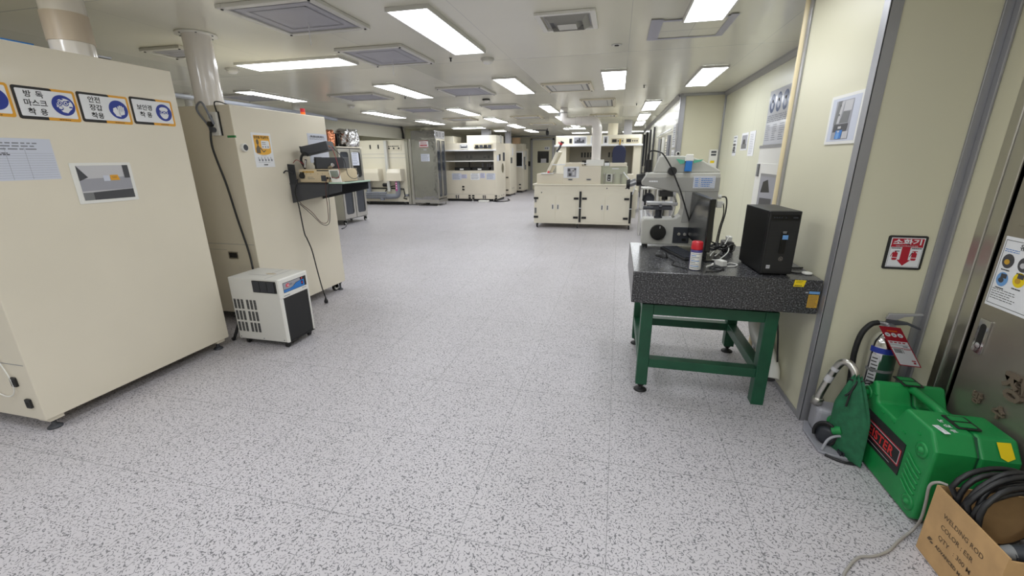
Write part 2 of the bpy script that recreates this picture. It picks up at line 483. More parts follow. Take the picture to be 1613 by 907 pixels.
struct('trim_10', B().box(-6.88, 20.985, H-0.05, 0.96, 21.0, H), M['alup'])
struct('trim_11', B().box(-6.9, -3.9, H-0.05, -6.885, 13.5, H), M['alup'])

# steel entrance door and its frame (close, at the edge of the picture)
b = B()
b.box(1.585, 2.29, 0, 1.72, 2.338, 2.17).box(1.592, 2.225, 0, 1.72, 2.29, 2.17)
b.box(1.585, 1.07, 2.12, 1.72, 2.29, 2.17).box(1.585, 1.0, 0, 1.72, 1.115, 2.17)
struct('trim_12', b, M['steelb'], 0.003)
dr = build('door_1', B().box(1.605, 1.12, 0.012, 1.65, 2.214, 2.115), M['doorst'], loc=(0, 0, 0), bevel=0.003); dr['kind'] = 'structure'
b = B(faceNX(1.605)); b.prism([(-2.16, 1.22), (-1.16, 1.22), (-1.16, 2.02), (-2.16, 2.02)], 0.0, 0.004)
build('upper_panel', b, M['doorst'], dr, bevel=0.002)
b = B(faceNX(1.604))
b.rrect(-2.18, 0.655, -2.125, 0.81, 0.004, 0.0, 0, 0.006)
b.rrect(-2.168, 0.675, -2.137, 0.79, 0.015, 0.0065, 1)
b.ell(-2.1525, 0.69, 0.013, None, 0.007, 0)
build('flush_pull', b, [M['chrome'], M['black']], dr)
b = B(faceNX(1.604)); b.text('방', -2.07, 0.455, 0.055, 0.006, bold=0.035, extrude=0.08)
b.text('수', -1.955, 0.45, 0.062, 0.006, bold=0.03, extrude=0.08)
b.text('정', -1.925, 0.56, 0.12, 0.006, bold=0.03, extrude=0.08)
build('carved_letters', b, M['wood'], dr)
# poster on the steel door
t = thing('safety_poster', 'white protective gear poster with round photos taped to the steel door', 'poster', (1.604, 2.05, 0.87))
b = B(faceNX(1.6045)); b.slab(-2.195, 0.873, -1.875, 1.172, 0.0012)
build('sheet', b, M['white'], t)
b = B(faceNX(1.6045))
for x0, y0, x1, y1 in ((-2.188, 1.156, -1.88, 1.158), (-2.188, 0.885, -1.88, 0.887), (-2.188, 0.885, -2.186, 1.158)):
    b.rect(x0, y0, x1, y1, 0.002, 0)
b.lines(-2.18, -2.06, 0.905, 0.955, 5, 0.002, 0, 0.25)
b.text('보호구', -2.09, 1.165, 0.0, 0.002) if False else b.text('유', -2.105, 1.128, 0.028, 0.002, 0, 0.02)
b.lines(-2.18, -2.1, 1.108, 1.124, 2, 0.002, 1, 0.35)
build('lettering', b, [M['ink'], M['swoosh']], t)
for cx, cy, c1, c2 in ((-2.15, 1.073, 'photod', 'amber'), (-2.15, 0.995, 'tapeblue', 'photod'), (-2.075, 1.01, 'byellow', 'amber'), (-2.075, 1.073, 'photod', 'photol')):
    b = B(faceNX(1.6045)); b.ell(cx, cy, 0.028, 0.03, 0.002, 0); b.rect(cx-0.01, cy+0.006, cx+0.018, cy+0.024, 0.0026, 2); b.ell(cx-0.003, cy-0.004, 0.013, 0.011, 0.003, 1)
    b.lines(cx-0.02, cx+0.02, cy-0.042, cy-0.034, 1, 0.002, 3, 0.6, 0.0)
    build('round_photo', b, [M[c1], M[c2], M['photod'], M['ink']], t)

# far door in the back wall
Yb = 21.0
dr = build('door_2', B().box(-4.02, Yb-0.05, 0.01, -3.08, Yb-0.001, 2.3), M['wallx'], loc=(0, 0, 0), bevel=0.004); dr['kind'] = 'structure'
b = B().box(-3.78, Yb-0.058, 1.27, -3.24, Yb-0.045, 1.8); build('window_pane', b, M['blackg'], dr)
b = B().box(-3.62, Yb-0.062, 1.27, -3.36, Yb-0.057, 1.46); build('notice', b, M['photol'], dr)
b = B().box(-3.45, Yb-0.056, 1.86, -3.2, Yb-0.049, 2.0, 0).box(-3.43, Yb-0.058, 1.89, -3.38, Yb-0.05, 1.97, 1).box(-3.35, Yb-0.058, 1.89, -3.27, Yb-0.05, 1.97, 1); build('door_sign', b, [M['white'], M['print']], dr)
struct('trim_13', B().box(-4.12, Yb-0.07, 0, -4.02, Yb, 2.38).box(-3.08, Yb-0.07, 0, -2.98, Yb, 2.38).box(-4.12, Yb-0.07, 2.3, -2.98, Yb, 2.38), M['alup'], 0.004)
tag(build('door_opener', B().box(-4.25, Yb-0.05, 1.12, -4.15, Yb-0.001, 1.34), M['black'], bevel=0.006), 'small black switch box on the far wall beside the far door', 'switch')
t = thing('extinguisher_sign', 'tiny red framed extinguisher sign on the far wall', 'sign', (-4.4, Yb, 0.78))
build('frame', B().box(-4.5, Yb-0.015, 0.74, -4.28, Yb-0.001, 0.92), M['ink'], t)
b = B(faceNY(Yb-0.016)); b.rect(-4.485, 0.755, -4.295, 0.905, 0.001, 0); b.rect(-4.485, 0.86, -4.295, 0.905, 0.002, 1); b.rect(-4.41, 0.79, -4.37, 0.86, 0.002, 1)
build('face', b, [M['white'], M['red']], t)
t = thing('fire_extinguisher', 'small dark fire extinguisher standing at the foot of the far wall', 'fire extinguisher', (-4.36, Yb-0.12, 0))
build('cylinder', B().lathe([(0.0, 0.0), (0.075, 0.0), (0.08, 0.02), (0.08, 0.4), (0.055, 0.47), (0.025, 0.5), (0.0, 0.5)], (-4.36, Yb-0.12, 0)), M['charcoal'], t)
build('valve', B().cyl((-4.36, Yb-0.12, 0.49), (-4.36, Yb-0.12, 0.56), 0.022).box(-4.4, Yb-0.13, 0.55, -4.25, Yb-0.11, 0.58), M['alu'], t)
build('hose', B().tube([(-4.38, Yb-0.13, 0.54), (-4.47, Yb-0.14, 0.5), (-4.48, Yb-0.13, 0.3), (-4.46, Yb-0.13, 0.15)], 0.016, steps=5), M['rubber'], t)

# ------------------------------------------------------------------ ceiling lights
def ceiling_light(x0, x1, y0, y1, label):
    t = thing('ceiling_light', label, 'ceiling light', ((x0+x1)/2, (y0+y1)/2, H), 'flat ceiling light panels')
    fw = 0.014
    b = B()
    z0 = H-0.028
    b.box(x0-fw, y0-fw, z0, x0, y1+fw, H-0.001).box(x1, y0-fw, z0, x1+fw, y1+fw, H-0.001).box(x0, y0-fw, z0, x1, y0, H-0.001).box(x0, y1, z0, x1, y1+fw, H-0.001)
    build('frame', b, M['ltgrey'], t)
    b = B(faceDN(z0+0.004)); b.rect(x0, -y1, x1, -y0, 0)
    build('diffuser', b, M['lamp'], t)
    return t
LIGHTS = [
 (-1.62, -1.325, 3.07, 4.38, 'large ceiling light panel nearest above the open floor, between square filter and air diffuser'),
 (-4.05, -2.80, 4.20, 4.53, 'crosswise ceiling light panel above the beige cabinet with the instrument shelf'),
 (0.42, 0.69, 2.55, 3.87, 'cropped ceiling light panel overlapping the taped access hatch'),
 (0.885, 1.16, 5.80, 7.15, 'ceiling light panel nearest the aluminium cove along the recessed wall'),
 (-0.26, 0.025, 5.70, 7.14, 'ceiling light panel straight in line with the camera, second row, between hatch and recess'),
 (-1.645, -1.355, 5.81, 7.18, 'second row ceiling light panel beside the slotted filter in mid aisle'),
 (-3.37, -3.07, 5.81, 7.17, 'second row ceiling light panel just past the ceiling joint, beyond the wide filters'),
 (-5.64, -5.35, 5.74, 6.97, 'second row ceiling light panel above the back of the cabinet with the beacon'),
 (-5.5, -5.2, 8.88, 10.4, 'third row ceiling light panel nearest the long bulkhead wall'),
 (-5.4, -5.08, 11.25, 12.65, 'fourth row ceiling light panel in front of the stainless pass cabinet'),
 (-3.53, -3.24, 8.86, 10.3, 'third row ceiling light panel over the aisle towards the fume hood'),
 (-5.55, -4.45, 14.35, 14.75, 'crosswise ceiling light panel over the wide fume hood'),
 (-3.43, -3.14, 11.15, 12.6, 'fourth row ceiling light panel over the aisle towards the fume hood'),
 (-1.59, -1.37, 8.9, 10.25, 'third row ceiling light panel touching the white duct elbow'),
 (0.43, 0.70, 8.84, 10.4, 'third row ceiling light panel over the gap between white station and corridor wall'),
 (0.43, 0.68, 11.25, 12.8, 'fourth row ceiling light panel along the corridor wall'),
 (0.44, 0.69, 13.5, 15.2, 'fifth row ceiling light panel along the corridor wall'),
 (-1.6, -1.33, 11.25, 12.75, 'fourth row ceiling light panel half hidden behind the white duct elbow'),
 (-1.55, -1.3, 13.6, 15.1, 'fifth row ceiling light panel just beyond the white duct elbow'),
 (-1.95, -1.2, 15.8, 16.3, 'crosswise ceiling light panel beyond the white duct elbow'),
 (-1.95, -1.25, 18.7, 19.1, 'crosswise ceiling light panel deepest above the tall hood with instrument band'),
 (-3.44, -3.12, 13.6, 15.0, 'fifth row ceiling light panel over the aisle near the far door'),
 (-3.44, -3.12, 16.2, 17.6, 'deepest aisle ceiling light panel before the far door'),
 (0.1, 1.0-0.1, 18.55, 18.9, 'crosswise ceiling light panel deepest by the corridor wall'),
 (-0.75, -0.2, 18.6, 18.95, 'short crosswise ceiling light panel deep behind the white duct riser'),
 (-8.25, -7.95, 11.4, 12.7, 'ceiling light panel inside the alcove, glimpsed under the bulkhead'),
 (-7.5, -7.2, 10.9, 12.2, 'ceiling light panel inside the alcove, close behind the bulkhead'),
 (-4.6, -4.2, 16.2, 16.6, 'small ceiling light panel above the narrow cabinets beyond the fume hood'),
]
for L in LIGHTS: ceiling_light(*L)
for L in ((-1.62, -1.325, 0.3, 1.6), (-1.62, -1.325, -2.5, -1.2), (0.42, 0.69, 0.1, 1.4), (-3.4, -3.1, 0.3, 1.6), (-3.4, -3.1, -2.5, -1.2), (-5.3, -5.0, -1.6, -0.3), (0.42, 0.69, -2.5, -1.2), (-0.26, 0.025, -1.0, 0.3), (-0.26, 0.025, -3.4, -2.1)):  # unseen panels, added so that the near end is lit
    ceiling_light(*L, 'unseen ceiling light panel added behind the camera')

# ------------------------------------------------------------------ ceiling filters, diffuser, hatch, detectors
def filter_unit(x0, x1, y0, y1, label, tint=0):
    t = thing('ceiling_filter', label, 'ceiling vent', ((x0+x1)/2, (y0+y1)/2, H), 'square filter diffusers in the ceiling')
    w = 0.05; z0 = H-0.026
    b = B()
    b.box(x0, y0, z0, x0+w, y1, H-0.001).box(x1-w, y0, z0, x1, y1, H-0.001).box(x0+w, y0, z0, x1-w, y0+w, H-0.001).box(x0+w, y1-w, z0, x1-w, y1, H-0.001)
    build('frame', b, M['ltgrey'] if not tint else M['ivory'], t, 0.004)
    b = B(faceDN(z0+0.010)); b.rect(x0+w, -y1+w, x1-w, -y0-w, 0, 0)
    q = w+0.03
    b.rect(x0+q, -y1+q, x1-q, -y0-q, 0.002, 1)
    q = w+0.09
    b.rect(x0+q, -y1+q, x1-q, -y1+q+0.012, 0.004, 0).rect(x0+q, -y0-q-0.012, x1-q, -y0-q, 0.004, 0).rect(x0+q, -y1+q, x0+q+0.012, -y0-q, 0.004, 0).rect(x1-q-0.012, -y1+q, x1-q, -y0-q, 0.004, 0)
    build('filter_face', b, [M['gasket2'], M['gasket']] if not tint else [M['midgrey'], M['ltgrey']], t)
    for cx, cy in ((x0+0.03, y0+0.03), (x1-0.03, y0+0.03), (x0+0.03, y1-0.03), (x1-0.03, y1-0.03)):
        b = B(); b.cyl((cx, cy, z0-0.006), (cx, cy, z0+0.002), 0.009, n=8); build('screw', b, M['black'], t)
    return t
def streamer(t, x, y, z1):
    b = B(); b.box(x-0.003, y-0.0008, z1, x+0.003, y+0.0008, H-0.02); build('airflow_ribbon', b, M['white'], t)
for f in (
 (-2.69, -1.955, 2.70, 3.41, 'largest square ceiling filter, closest to the camera'),
 (-2.67, -1.975, 3.95, 4.71, 'second square ceiling filter just before the ceiling joint'),
 (-4.38, -3.915, 3.46, 3.83, 'square ceiling filter behind the round exhaust pipe'),
 (-2.69, -1.98, 6.35, 7.18, 'square ceiling filter between two second row light panels'),
 (-4.62, -3.8, 6.5, 7.2, 'square ceiling filter above the top corner of the cabinet with the beacon'),
 (-6.35, -5.6, 6.05, 6.75, 'square ceiling filter close to the bulkhead wall, behind the pipes'),
 (-1.13, -0.43, 6.44, 7.2, 'cream edged ceiling filter in mid aisle before the second joint', 1),
 (-0.74, -0.12, 8.3, 9.5, 'long cream ceiling cassette just past the second joint', 1),
 (-2.7, -1.96, 8.55, 9.3, 'square ceiling filter beyond the dark based detector'),
 (-4.5, -3.75, 8.6, 9.3, 'square ceiling filter left of the third row aisle light'),
 (-2.7, -1.96, 11.0, 11.75, 'square ceiling filter before the fourth row aisle light', 1),
 (-4.5, -3.75, 11.0, 11.75, 'square ceiling filter over the aisle before the fume hood', 1),
 (-0.74, -0.1, 11.2, 11.9, 'cream ceiling cassette behind the white duct riser', 1),
 (-2.7, -1.96, 13.4, 14.1, 'square ceiling filter deep in the aisle before the far door', 1),
):
    ft = filter_unit(*f)
    if f[0] in (-2.69, -2.67): streamer(ft, (f[0]+f[1])/2, (f[2]+f[3])/2+0.1, H-0.17)

t = thing('air_diffuser', 'stepped square air diffuser with bent louvres above the open floor', 'ceiling vent', (-0.44, 3.66, H))
x0, x1, y0, y1 = -0.66, -0.22, 3.44, 3.895
b = B(); z0 = H-0.02
b.box(x0, y0, z0, x0+0.04, y1, H-0.001).box(x1-0.04, y0, z0, x1, y1, H-0.001).box(x0+0.04, y0, z0, x1-0.04, y0+0.04, H-0.001).box(x0+0.04, y1-0.04, z0, x1-0.04, y1, H-0.001)
build('frame', b, M['whiteg'], t, 0.003)
b = B(); cx, cy = (x0+x1)/2, (y0+y1)/2
for i, (a, c) in enumerate(((0.165, 0.12), (0.115, 0.07))):
    for k in range(4):
        s4 = ((-1, -1), (1, -1), (1, 1), (-1, 1)); p, q = s4[k], s4[(k+1) % 4]
        b.add([(cx+p[0]*a, cy+p[1]*a, H-0.004), (cx+q[0]*a, cy+q[1]*a, H-0.004), (cx+q[0]*c, cy+q[1]*c, H-0.045), (cx+p[0]*c, cy+p[1]*c, H-0.045)], [(0, 1, 2, 3), (3, 2, 1, 0)], 0)
b.box(cx-0.17, cy-0.17, H-0.004, cx+0.17, cy+0.17, H-0.002, 1)
build('louvre', b, [M['ltgrey'], M['gasket']], t)
build('core_plate', B().box(cx-0.07, cy-0.07, H-0.05, cx+0.07, cy+0.07, H-0.046), M['ltgrey'], t)

t = thing('access_hatch', 'ceiling access hatch outlined with greyish adhesive tape', 'hatch', (0.49, 4.13, H))
build('hatch_panel', B().box(0.26, 3.9, H-0.004, 0.74, 4.38, H-0.001), M['ceil'], t)
b = B(faceDN(H-0.001))
for r in ((0.18, -4.44, 0.27, -3.82), (0.74, -4.44, 0.8, -3.82), (0.27, -3.9, 0.74, -3.86), (0.27, -4.44, 0.74, -4.395)): b.rect(*r, 0.006, 0)
build('tape', b, M['tapeclear'], t)

def detector(x, y, label, dark=False):
    t = thing('smoke_detector', label, 'smoke detector', (x, y, H), 'ceiling detectors')
    build('base', B().cyl((x, y, H-0.02), (x, y, H-0.001), 0.07), M['black'] if dark else M['ltgrey'], t)
    build('sensor_head', B().lathe([(0, -0.055), (0.035, -0.052), (0.055, -0.035), (0.06, -0.018), (0, -0.018)], (x, y, H), n=24), M['whiteg'], t)
detector(-1.4, 4.75, 'white smoke detector hanging right by the nearest ceiling joint')
detector(-2.34, 7.8, 'white smoke detector on a black base over the aisle', True)
detector(-5.1, 7.9, 'small white smoke detector near the bulkhead wall')
detector(-4.35, 4.45, 'white smoke detector beside the round exhaust pipe flange')
t = thing('ceiling_sensor', 'tiny recessed round ceiling sensor with dark lens, before the joint', 'sensor', (-0.08, 4.53, H))
build('ring', B().lathe([(0.02, -0.006), (0.045, -0.006), (0.05, -0.001), (0.02, -0.001)], (-0.08, 4.53, H)), M['ltgrey'], t)
build('lens', B().cyl((-0.08, 4.53, H-0.012), (-0.08, 4.53, H-0.001), 0.02), M['black'], t)
for k, (x, y, l) in enumerate(((-1.76, 4.62, 'dark cable stub poking from the ceiling before the joint detector'), (0.3, 7.05, 'dark sprinkler stub beside the straight ahead ceiling light'), (-3.55, 7.1, 'dark sprinkler stub at the end of a second row aisle light'), (0.28, 9.3, 'dark sprinkler stub near the corridor wall lights'))):
    tag(build('sprinkler_head', B().cyl((x, y, H-0.035), (x, y, H-0.001), 0.008, n=12).cyl((x, y, H-0.004), (x, y, H-0.001), 0.016, n=16), M['dkgrey']), l, 'sprinkler', 'small ceiling sprinkler stubs')
t = thing('ceiling_camera', 'small black camera on a bracket hanging from the far ceiling', 'camera', (-2.54, 16, H))
build('bracket', B().cyl((-2.54, 16, 2.38), (-2.54, 16, H-0.001), 0.02, n=12).cyl((-2.54, 16, 2.44), (-3.1, 16.1, 2.46), 0.02, n=10), M['dkgrey'], t)
build('body', B().lathe([(0, -0.1), (0.05, -0.08), (0.06, 0), (0.05, 0.06), (0, 0.07)], (-2.54, 16, 2.36)), M['black'], t)
# ------------------------------------------------------------------ small shared parts
def caster(parent, x, y, r=0.035, axis=(0, 1, 0), foot=True, top=0.1):
    b = B(); a = Vector(axis)*0.014
    b.cyl(Vector((x, y, r))-a, Vector((x, y, r))+a, r, n=18, m=1)
    b.cyl(Vector((x, y, r))-a*1.2, Vector((x, y, r))+a*1.2, r*0.68, n=14, m=0)
    n = Vector(axis).cross(Vector((0, 0, 1)))
    for s in (-1, 1):
        p = Vector((x, y, 0))+a*1.5*s
        b.add([tuple(p+n*0.02+Vector((0, 0, r*0.8))), tuple(p-n*0.02+Vector((0, 0, r*0.8))), tuple(p-n*0.035+Vector((0, 0, top))), tuple(p+n*0.035+Vector((0, 0, top)))], [(0, 1, 2, 3), (3, 2, 1, 0)], 0)
    b.box(x-0.035, y-0.035, top-0.008, x+0.035, y+0.035, top, 0)
    return build('caster', b, [M['whiteg'], M['rubber']], parent)
def level_foot(parent, x, y, top=0.1, r=0.035, m='dkgrey'):
    b = B(); b.lathe([(0, 0), (r, 0), (r, 0.006), (r*0.6, 0.018), (0.012, 0.022), (0.012, top), (0, top)], (x, y, 0), n=20)
    b.cyl((x, y, top-0.022), (x, y, top-0.008), 0.022, n=6)
    return build('levelling_foot', b, M[m], parent)
def paper(parent, F, x0, y0, x1, y1, m='white', rows=10, name='paper_sheet', head=True, ink='print'):
    b = B(F); b.slab(x0, y0, x1, y1, 0.0015, 0)
    w = x1-x0; h = y1-y0
    if head: b.lines(x0+w*0.15, x1-w*0.15, y1-h*0.14, y1-h*0.05, 1, 0.0022, 1, 0.7, 0.1)
    if rows: b.lines(x0+w*0.08, x1-w*0.08, y0+h*0.08, y1-h*(0.18 if head else 0.06), rows, 0.0022, 1, 0.35)
    return build(name, b, [M[m], M[ink]], parent)

# ------------------------------------------------------------------ large cabinet, close by the camera
t = thing('process_cabinet', 'large cream machine cabinet with three and a half safety signs across its top', 'machine', (-3.9, 2.0, 0))
XF = -3.09
build('cabinet_body', B().box(-4.6, 1.405, 0.085, XF, 2.626, 2.1), M['cream'], t, 0.004)
for x, y in ((-3.15, 1.46), (-3.15, 2.56), (-4.5, 1.46), (-4.5, 2.56)):
    level_foot(t, x, y, 0.085)
    tagless = build('foot_bracket', B().box(x-0.05, y-0.035, 0.06, x+0.045, y+0.035, 0.085), M['cream'], t, 0.003)
SG = [M['white'], M['ink'], M['yellow'], M['blue']]
def safety_sign(parent, y0, z0, lines, picto, w=0.278, h=0.166, tilt=0.0):
    F = fr((XF, y0, z0), (0, cos(tilt), sin(tilt)), (0, -sin(tilt), cos(tilt)))
    b = B(F)
    b.rrect(0, 0, w, h, 0.012, 0.0, 2, 0.0012)
    # black half of the border
    b.rrect(0.0, 0.0, w*0.62, h, 0.012, 0.0016, 1)
    b.poly([(w*0.45, 0), (w*0.63, 0), (w*0.63, h*0.5), (w*0.45, h*0.5)], 0.0019, 2)
    b.rrect(0.013, 0.016, w-0.013, h-0.013, 0.006, 0.0024, 0)
    b.lines(w*0.62, w*0.84, 0.004, 0.011, 1, 0.0024, 1, 0.5)
    s = build('safety_sign', b, SG, parent)
    b = B(F)
    n = len(lines); sz = 0.037
    for i, (tx, sp) in enumerate(lines):
        b.text(tx, w*0.31, h*0.5+(n/2-1-i)*0.044+0.010, sz, 0.003, 0, 0.02, 0, 1.0, sp)
    if n: build('lettering', b, M['ink'], s)
    b = B(F); cx, cy = w*0.755, h*0.51
    b.ell(cx, cy, 0.054, 0.054, 0.0029, 1, 40)
    if picto == 'mask':
        b.ell(cx+0.006, cy+0.004, 0.038, 0.033, 0.0034, 0)
        b.poly([(cx-0.036, cy-0.005), (cx-0.01, cy-0.036), (cx+0.012, cy-0.04), (cx+0.03, cy-0.02)], 0.0033, 0)
        for ex in (-0.017, 0.012):
            b.ell(cx+ex, cy+0.011, 0.014, 0.014, 0.0039, 1); b.ell(cx+ex, cy+0.011, 0.0095, 0.0095, 0.0044, 0); b.ell(cx+ex, cy+0.011, 0.0055, 0.0055, 0.0049, 1)
        b.ell(cx-0.017, cy-0.016, 0.013, 0.011, 0.0039, 1); b.ell(cx-0.017, cy-0.014, 0.009, 0.007, 0.0044, 0)
        b.rect(cx+0.024, cy-0.012, cx+0.04, cy-0.004, 0.0039, 1); b.ell(cx+0.026, cy+0.022, 0.008, 0.005, 0.0039, 1)
        b.ell(cx-0.004, cy+0.032, 0.008, 0.004, 0.0039, 1)
    elif picto == 'glove':
        b.poly([(cx-0.03, cy+0.006), (cx-0.012, cy+0.014), (cx+0.004, cy-0.022), (cx+0.006, cy-0.042), (cx-0.02, cy-0.038), (cx-0.034, cy-0.014)], 0.0034, 0)
        for i in range(4):
            x = cx-0.004+i*0.0095
            b.rrect(x, cy-0.006, x+0.0075, cy+0.028-abs(i-1.4)*0.006, 0.0035, 0.0034, 0)
        b.poly([(cx-0.004, cy-0.004), (cx+0.034, cy-0.004), (cx+0.03, cy-0.026), (cx+0.004, cy-0.034)], 0.0034, 0)
        for i in range(3):
            x = cx+0.0042+i*0.0095; b.rect(x, cy-0.012, x+0.0013, cy+0.02, 0.0039, 1)
    elif picto == 'goggles':
        b.ell(cx, cy-0.002, 0.03, 0.038, 0.0033, 0)
        b.ell(cx, cy+0.018, 0.033, 0.02, 0.0038, 1); b.ell(cx, cy+0.02, 0.029, 0.016, 0.0043, 0)
        b.rrect(cx-0.03, cy-0.008, cx+0.03, cy+0.011, 0.006, 0.0048, 1)
        b.ell(cx-0.013, cy+0.001, 0.0125, 0.0085, 0.0053, 0); b.ell(cx+0.013, cy+0.001, 0.0125, 0.0085, 0.0053, 0)
        b.ell(cx-0.013, cy+0.001, 0.008, 0.005, 0.0058, 1); b.ell(cx+0.013, cy+0.001, 0.008, 0.005, 0.0058, 1)
    else:
        b.ell(cx, cy, 0.02, 0.03, 0.0034, 0)
    build('pictogram', b, [M['white'], M['blue']], s)
safety_sign(t, 1.437, 1.726, [], 'plain')
safety_sign(t, 1.725, 1.722, [('방 독', 1.2), ('마스크', 1.0), ('착 용', 1.2)], 'mask')
safety_sign(t, 2.011, 1.727, [('안전', 1.0), ('장갑', 1.0), ('착용', 1.0)], 'glove')
safety_sign(t, 2.300, 1.735, [('보안경', 0.95), ('착 용', 1.0)], 'goggles')
# form sheet
F = faceX(XF)
b = B(F); b.slab(1.5, 1.408, 1.823, 1.622, 0.0012, 0)
for i in range(11): b.rect(1.5, 1.42+i*0.0125, 1.818, 1.4208+i*0.0125, 0.0018, 1)
for x in (1.62, 1.7): b.rect(x, 1.412, x+0.0012, 1.575, 0.0018, 1)
b.lines(1.55, 1.8, 1.56, 1.605, 3, 0.0018, 1, 0.4); b.lines(1.52, 1.64, 1.535, 1.55, 2, 0.0018, 2, 0.6)
build('form_sheet', b, [M['paperb'], M['print'], M['ink']], t)
# photo print on a magnetic plate
b = B(F); b.rrect(1.874, 1.258, 2.204, 1.494, 0.006, 0.0, 0, 0.004)
pl = build('photo_plate', b, M['whiteg'], t)
b = B(F); b.rect(1.902, 1.277, 2.184, 1.478, 0.0046, 0)
b.poly([(1.902, 1.40), (2.184, 1.41), (2.184, 1.335), (1.902, 1.33)], 0.0052, 1)
b.poly([(1.902, 1.478), (1.95, 1.41), (1.902, 1.39)], 0.0056, 2); b.rect(2.15, 1.40, 2.184, 1.478, 0.0054, 2)
b.poly([(1.95, 1.322), (2.184, 1.332), (2.184, 1.277), (1.95, 1.277)], 0.0056, 2); b.rect(1.902, 1.277, 1.955, 1.322, 0.0058, 3)
b.poly([(2.03, 1.385), (2.065, 1.385), (2.065, 1.418), (2.03, 1.418)], 0.006, 4); b.poly([(2.068, 1.388), (2.12, 1.388), (2.112, 1.42), (2.068, 1.42)], 0.006, 5)
b.lines(2.078, 2.105, 1.4, 1.412, 2, 0.0065, 2)
build('photo_print', b, [M['photol'], M['photog'], M['photod'], M['midgrey'], M['paperb'], M['yellow']], pl)
for k, (x, z) in enumerate(((-3.225, 0.32), (-3.17, 0.19))):
    b = B(faceNY(1.405)); b.rrect(x-0.02, z-0.028, x+0.02, z+0.028, 0.006, 0.0, 0, 0.012); b.rrect(x-0.012, z-0.016, x+0.012, z+0.012, 0.004, 0.0125, 1)
    build('latch', b, [M['black'], M['rubber']], t, 0.001)
b = B(); b.tube([(-3.42, 1.395, 0.75), (-3.30, 1.394, 0.5), (-3.235, 1.394, 0.34), (-3.25, 1.394, 0.25), (-3.33, 1.394, 0.22), (-3.46, 1.395, 0.26)], 0.0032, n=6, steps=8)
build('bead_chain', b, M['whiteg'], t)
build('shade_block', B().box(-4.45, 1.6, 0.012, -3.32, 2.45, 0.085), M['charcoal'], t)  # added dark block that deepens the shade under the cabinet
build('panel_seam', B().box(-4.58, 1.4035, 0.43, -3.11, 1.405, 0.433), M['print'], t)

# pipe rising from the big cabinet
t = thing('exhaust_pipe', 'grey round exhaust pipe with beige band on top of the cabinet with safety signs', 'pipe', (-3.5, 2.34, 2.1))
build('lower_sleeve', B().cyl((-3.5, 2.34, 2.101), (-3.5, 2.34, 2.235), 0.112, n=32), M['duct'], t)
build('band', B().cyl((-3.5, 2.34, 2.235), (-3.5, 2.34, 2.40), 0.117, n=32), M['ductb'], t, 0.003)
build('upper_pipe', B().cyl((-3.5, 2.34, 2.40), (-3.5, 2.34, 2.499), 0.113, n=32), M['duct'], t)
t = thing('cable_rail', 'bright metal rail with yellow label lying along the top of the signed cabinet', 'rail', (-3.62, 2.5, 2.1))
build('rail', B().box(-3.66, 2.46, 2.101, -3.6, 2.62, 2.2).box(-3.68, 2.46, 2.2, -3.58, 2.62, 2.215), M['alu'], t, 0.003)
build('label', B().box(-3.599, 2.5, 2.15, -3.597, 2.54, 2.19), M['amber'], t)
tag(build('blue_sheet', B().box(-3.68, 2.0, 2.101, -3.64, 2.22, 2.215), M['swoosh'], bevel=0.003), 'narrow blue box peeking over the top of the signed cabinet', 'box')

# ------------------------------------------------------------------ second cabinet
t = thing('tall_cabinet', 'tall beige cabinet on castors carrying the black instrument shelf', 'machine', (-3.9, 3.7, 0))
X2 = -3.125; Y2 = 3.1
build('cabinet_body', B().box(-4.7, Y2, 0.1, X2, 4.31, 1.94), M['cream'], t, 0.005)
for x, y in ((-3.2, 4.21), (-3.2, 3.25), (-4.5, 4.21), (-4.5, 3.25)): caster(t, x, y, 0.045, (1, 0, 0), top=0.1)
level_foot(t, -3.17, 4.26, 0.1, 0.03)
F = faceX(X2)
b = B(F); b.lathe([(0.034, 0), (0.034, 0.02), (0.028, 0.026), (0.0, 0.026)], (3.165, 1.605, 0), (0, 0, 1), 28)
d = build('dial_thermometer', b, M['whiteg'], t)
b = B(F); b.ell(3.165, 1.605, 0.025, 0.025, 0.0268, 0); build('dial_face', b, M['dkgrey'], d)
b = B(F); b.slab(3.268, 1.44, 3.49, 1.733, 0.0014, 0)
s = build('handling_poster', b, M['white'], t)
b = B(F); b.rect(3.288, 1.575, 3.47, 1.712, 0.002, 0); b.ell(3.379, 1.575, 0.091, 0.03, 0.002, 0, 24, pi, 2*pi)
b.ell(3.325, 1.655, 0.014, 0.024, 0.0026, 1); b.poly([(3.3, 1.56), (3.345, 1.56), (3.345, 1.61), (3.325, 1.635), (3.3, 1.6)], 0.0026, 1)
b.poly([(3.345, 1.6), (3.38, 1.565), (3.41, 1.585), (3.412, 1.591), (3.38, 1.577), (3.35, 1.612)], 0.0026, 1)
b.rrect(3.365, 1.6, 3.458, 1.668, 0.01, 0.0026, 2)
b.lines(3.375, 3.42, 1.63, 1.66, 2, 0.0032, 1)
for i in range(3): b.ell(3.38+i*0.03, 1.615, 0.008, 0.008, 0.0032, 3)
build('artwork', b, [M['skin'], M['wood'], M['white'], M['photog']], s)
b = B(F); b.text('중량물 취급주의', 3.375, 1.685, 0.026, 0.003, 0, 0.02, 0, 0.95)
b.lines(3.34, 3.42, 1.535, 1.542, 1, 0.003, 0)
for i in range(5):
    x = 3.305+i*0.036
    b.poly([(x, 1.528), (x+0.005, 1.528), (x+0.007, 1.5), (x+0.018, 1.498), (x+0.018, 1.492), (x+0.003, 1.492)], 0.003, 1); b.rect(x+0.008, 1.492, x+0.018, 1.51, 0.0028, 1)
b.lines(3.3, 3.47, 1.478, 1.485, 1, 0.003, 1); b.lines(3.36, 3.41, 1.455, 1.466, 1, 0.003, 0, 0.8)
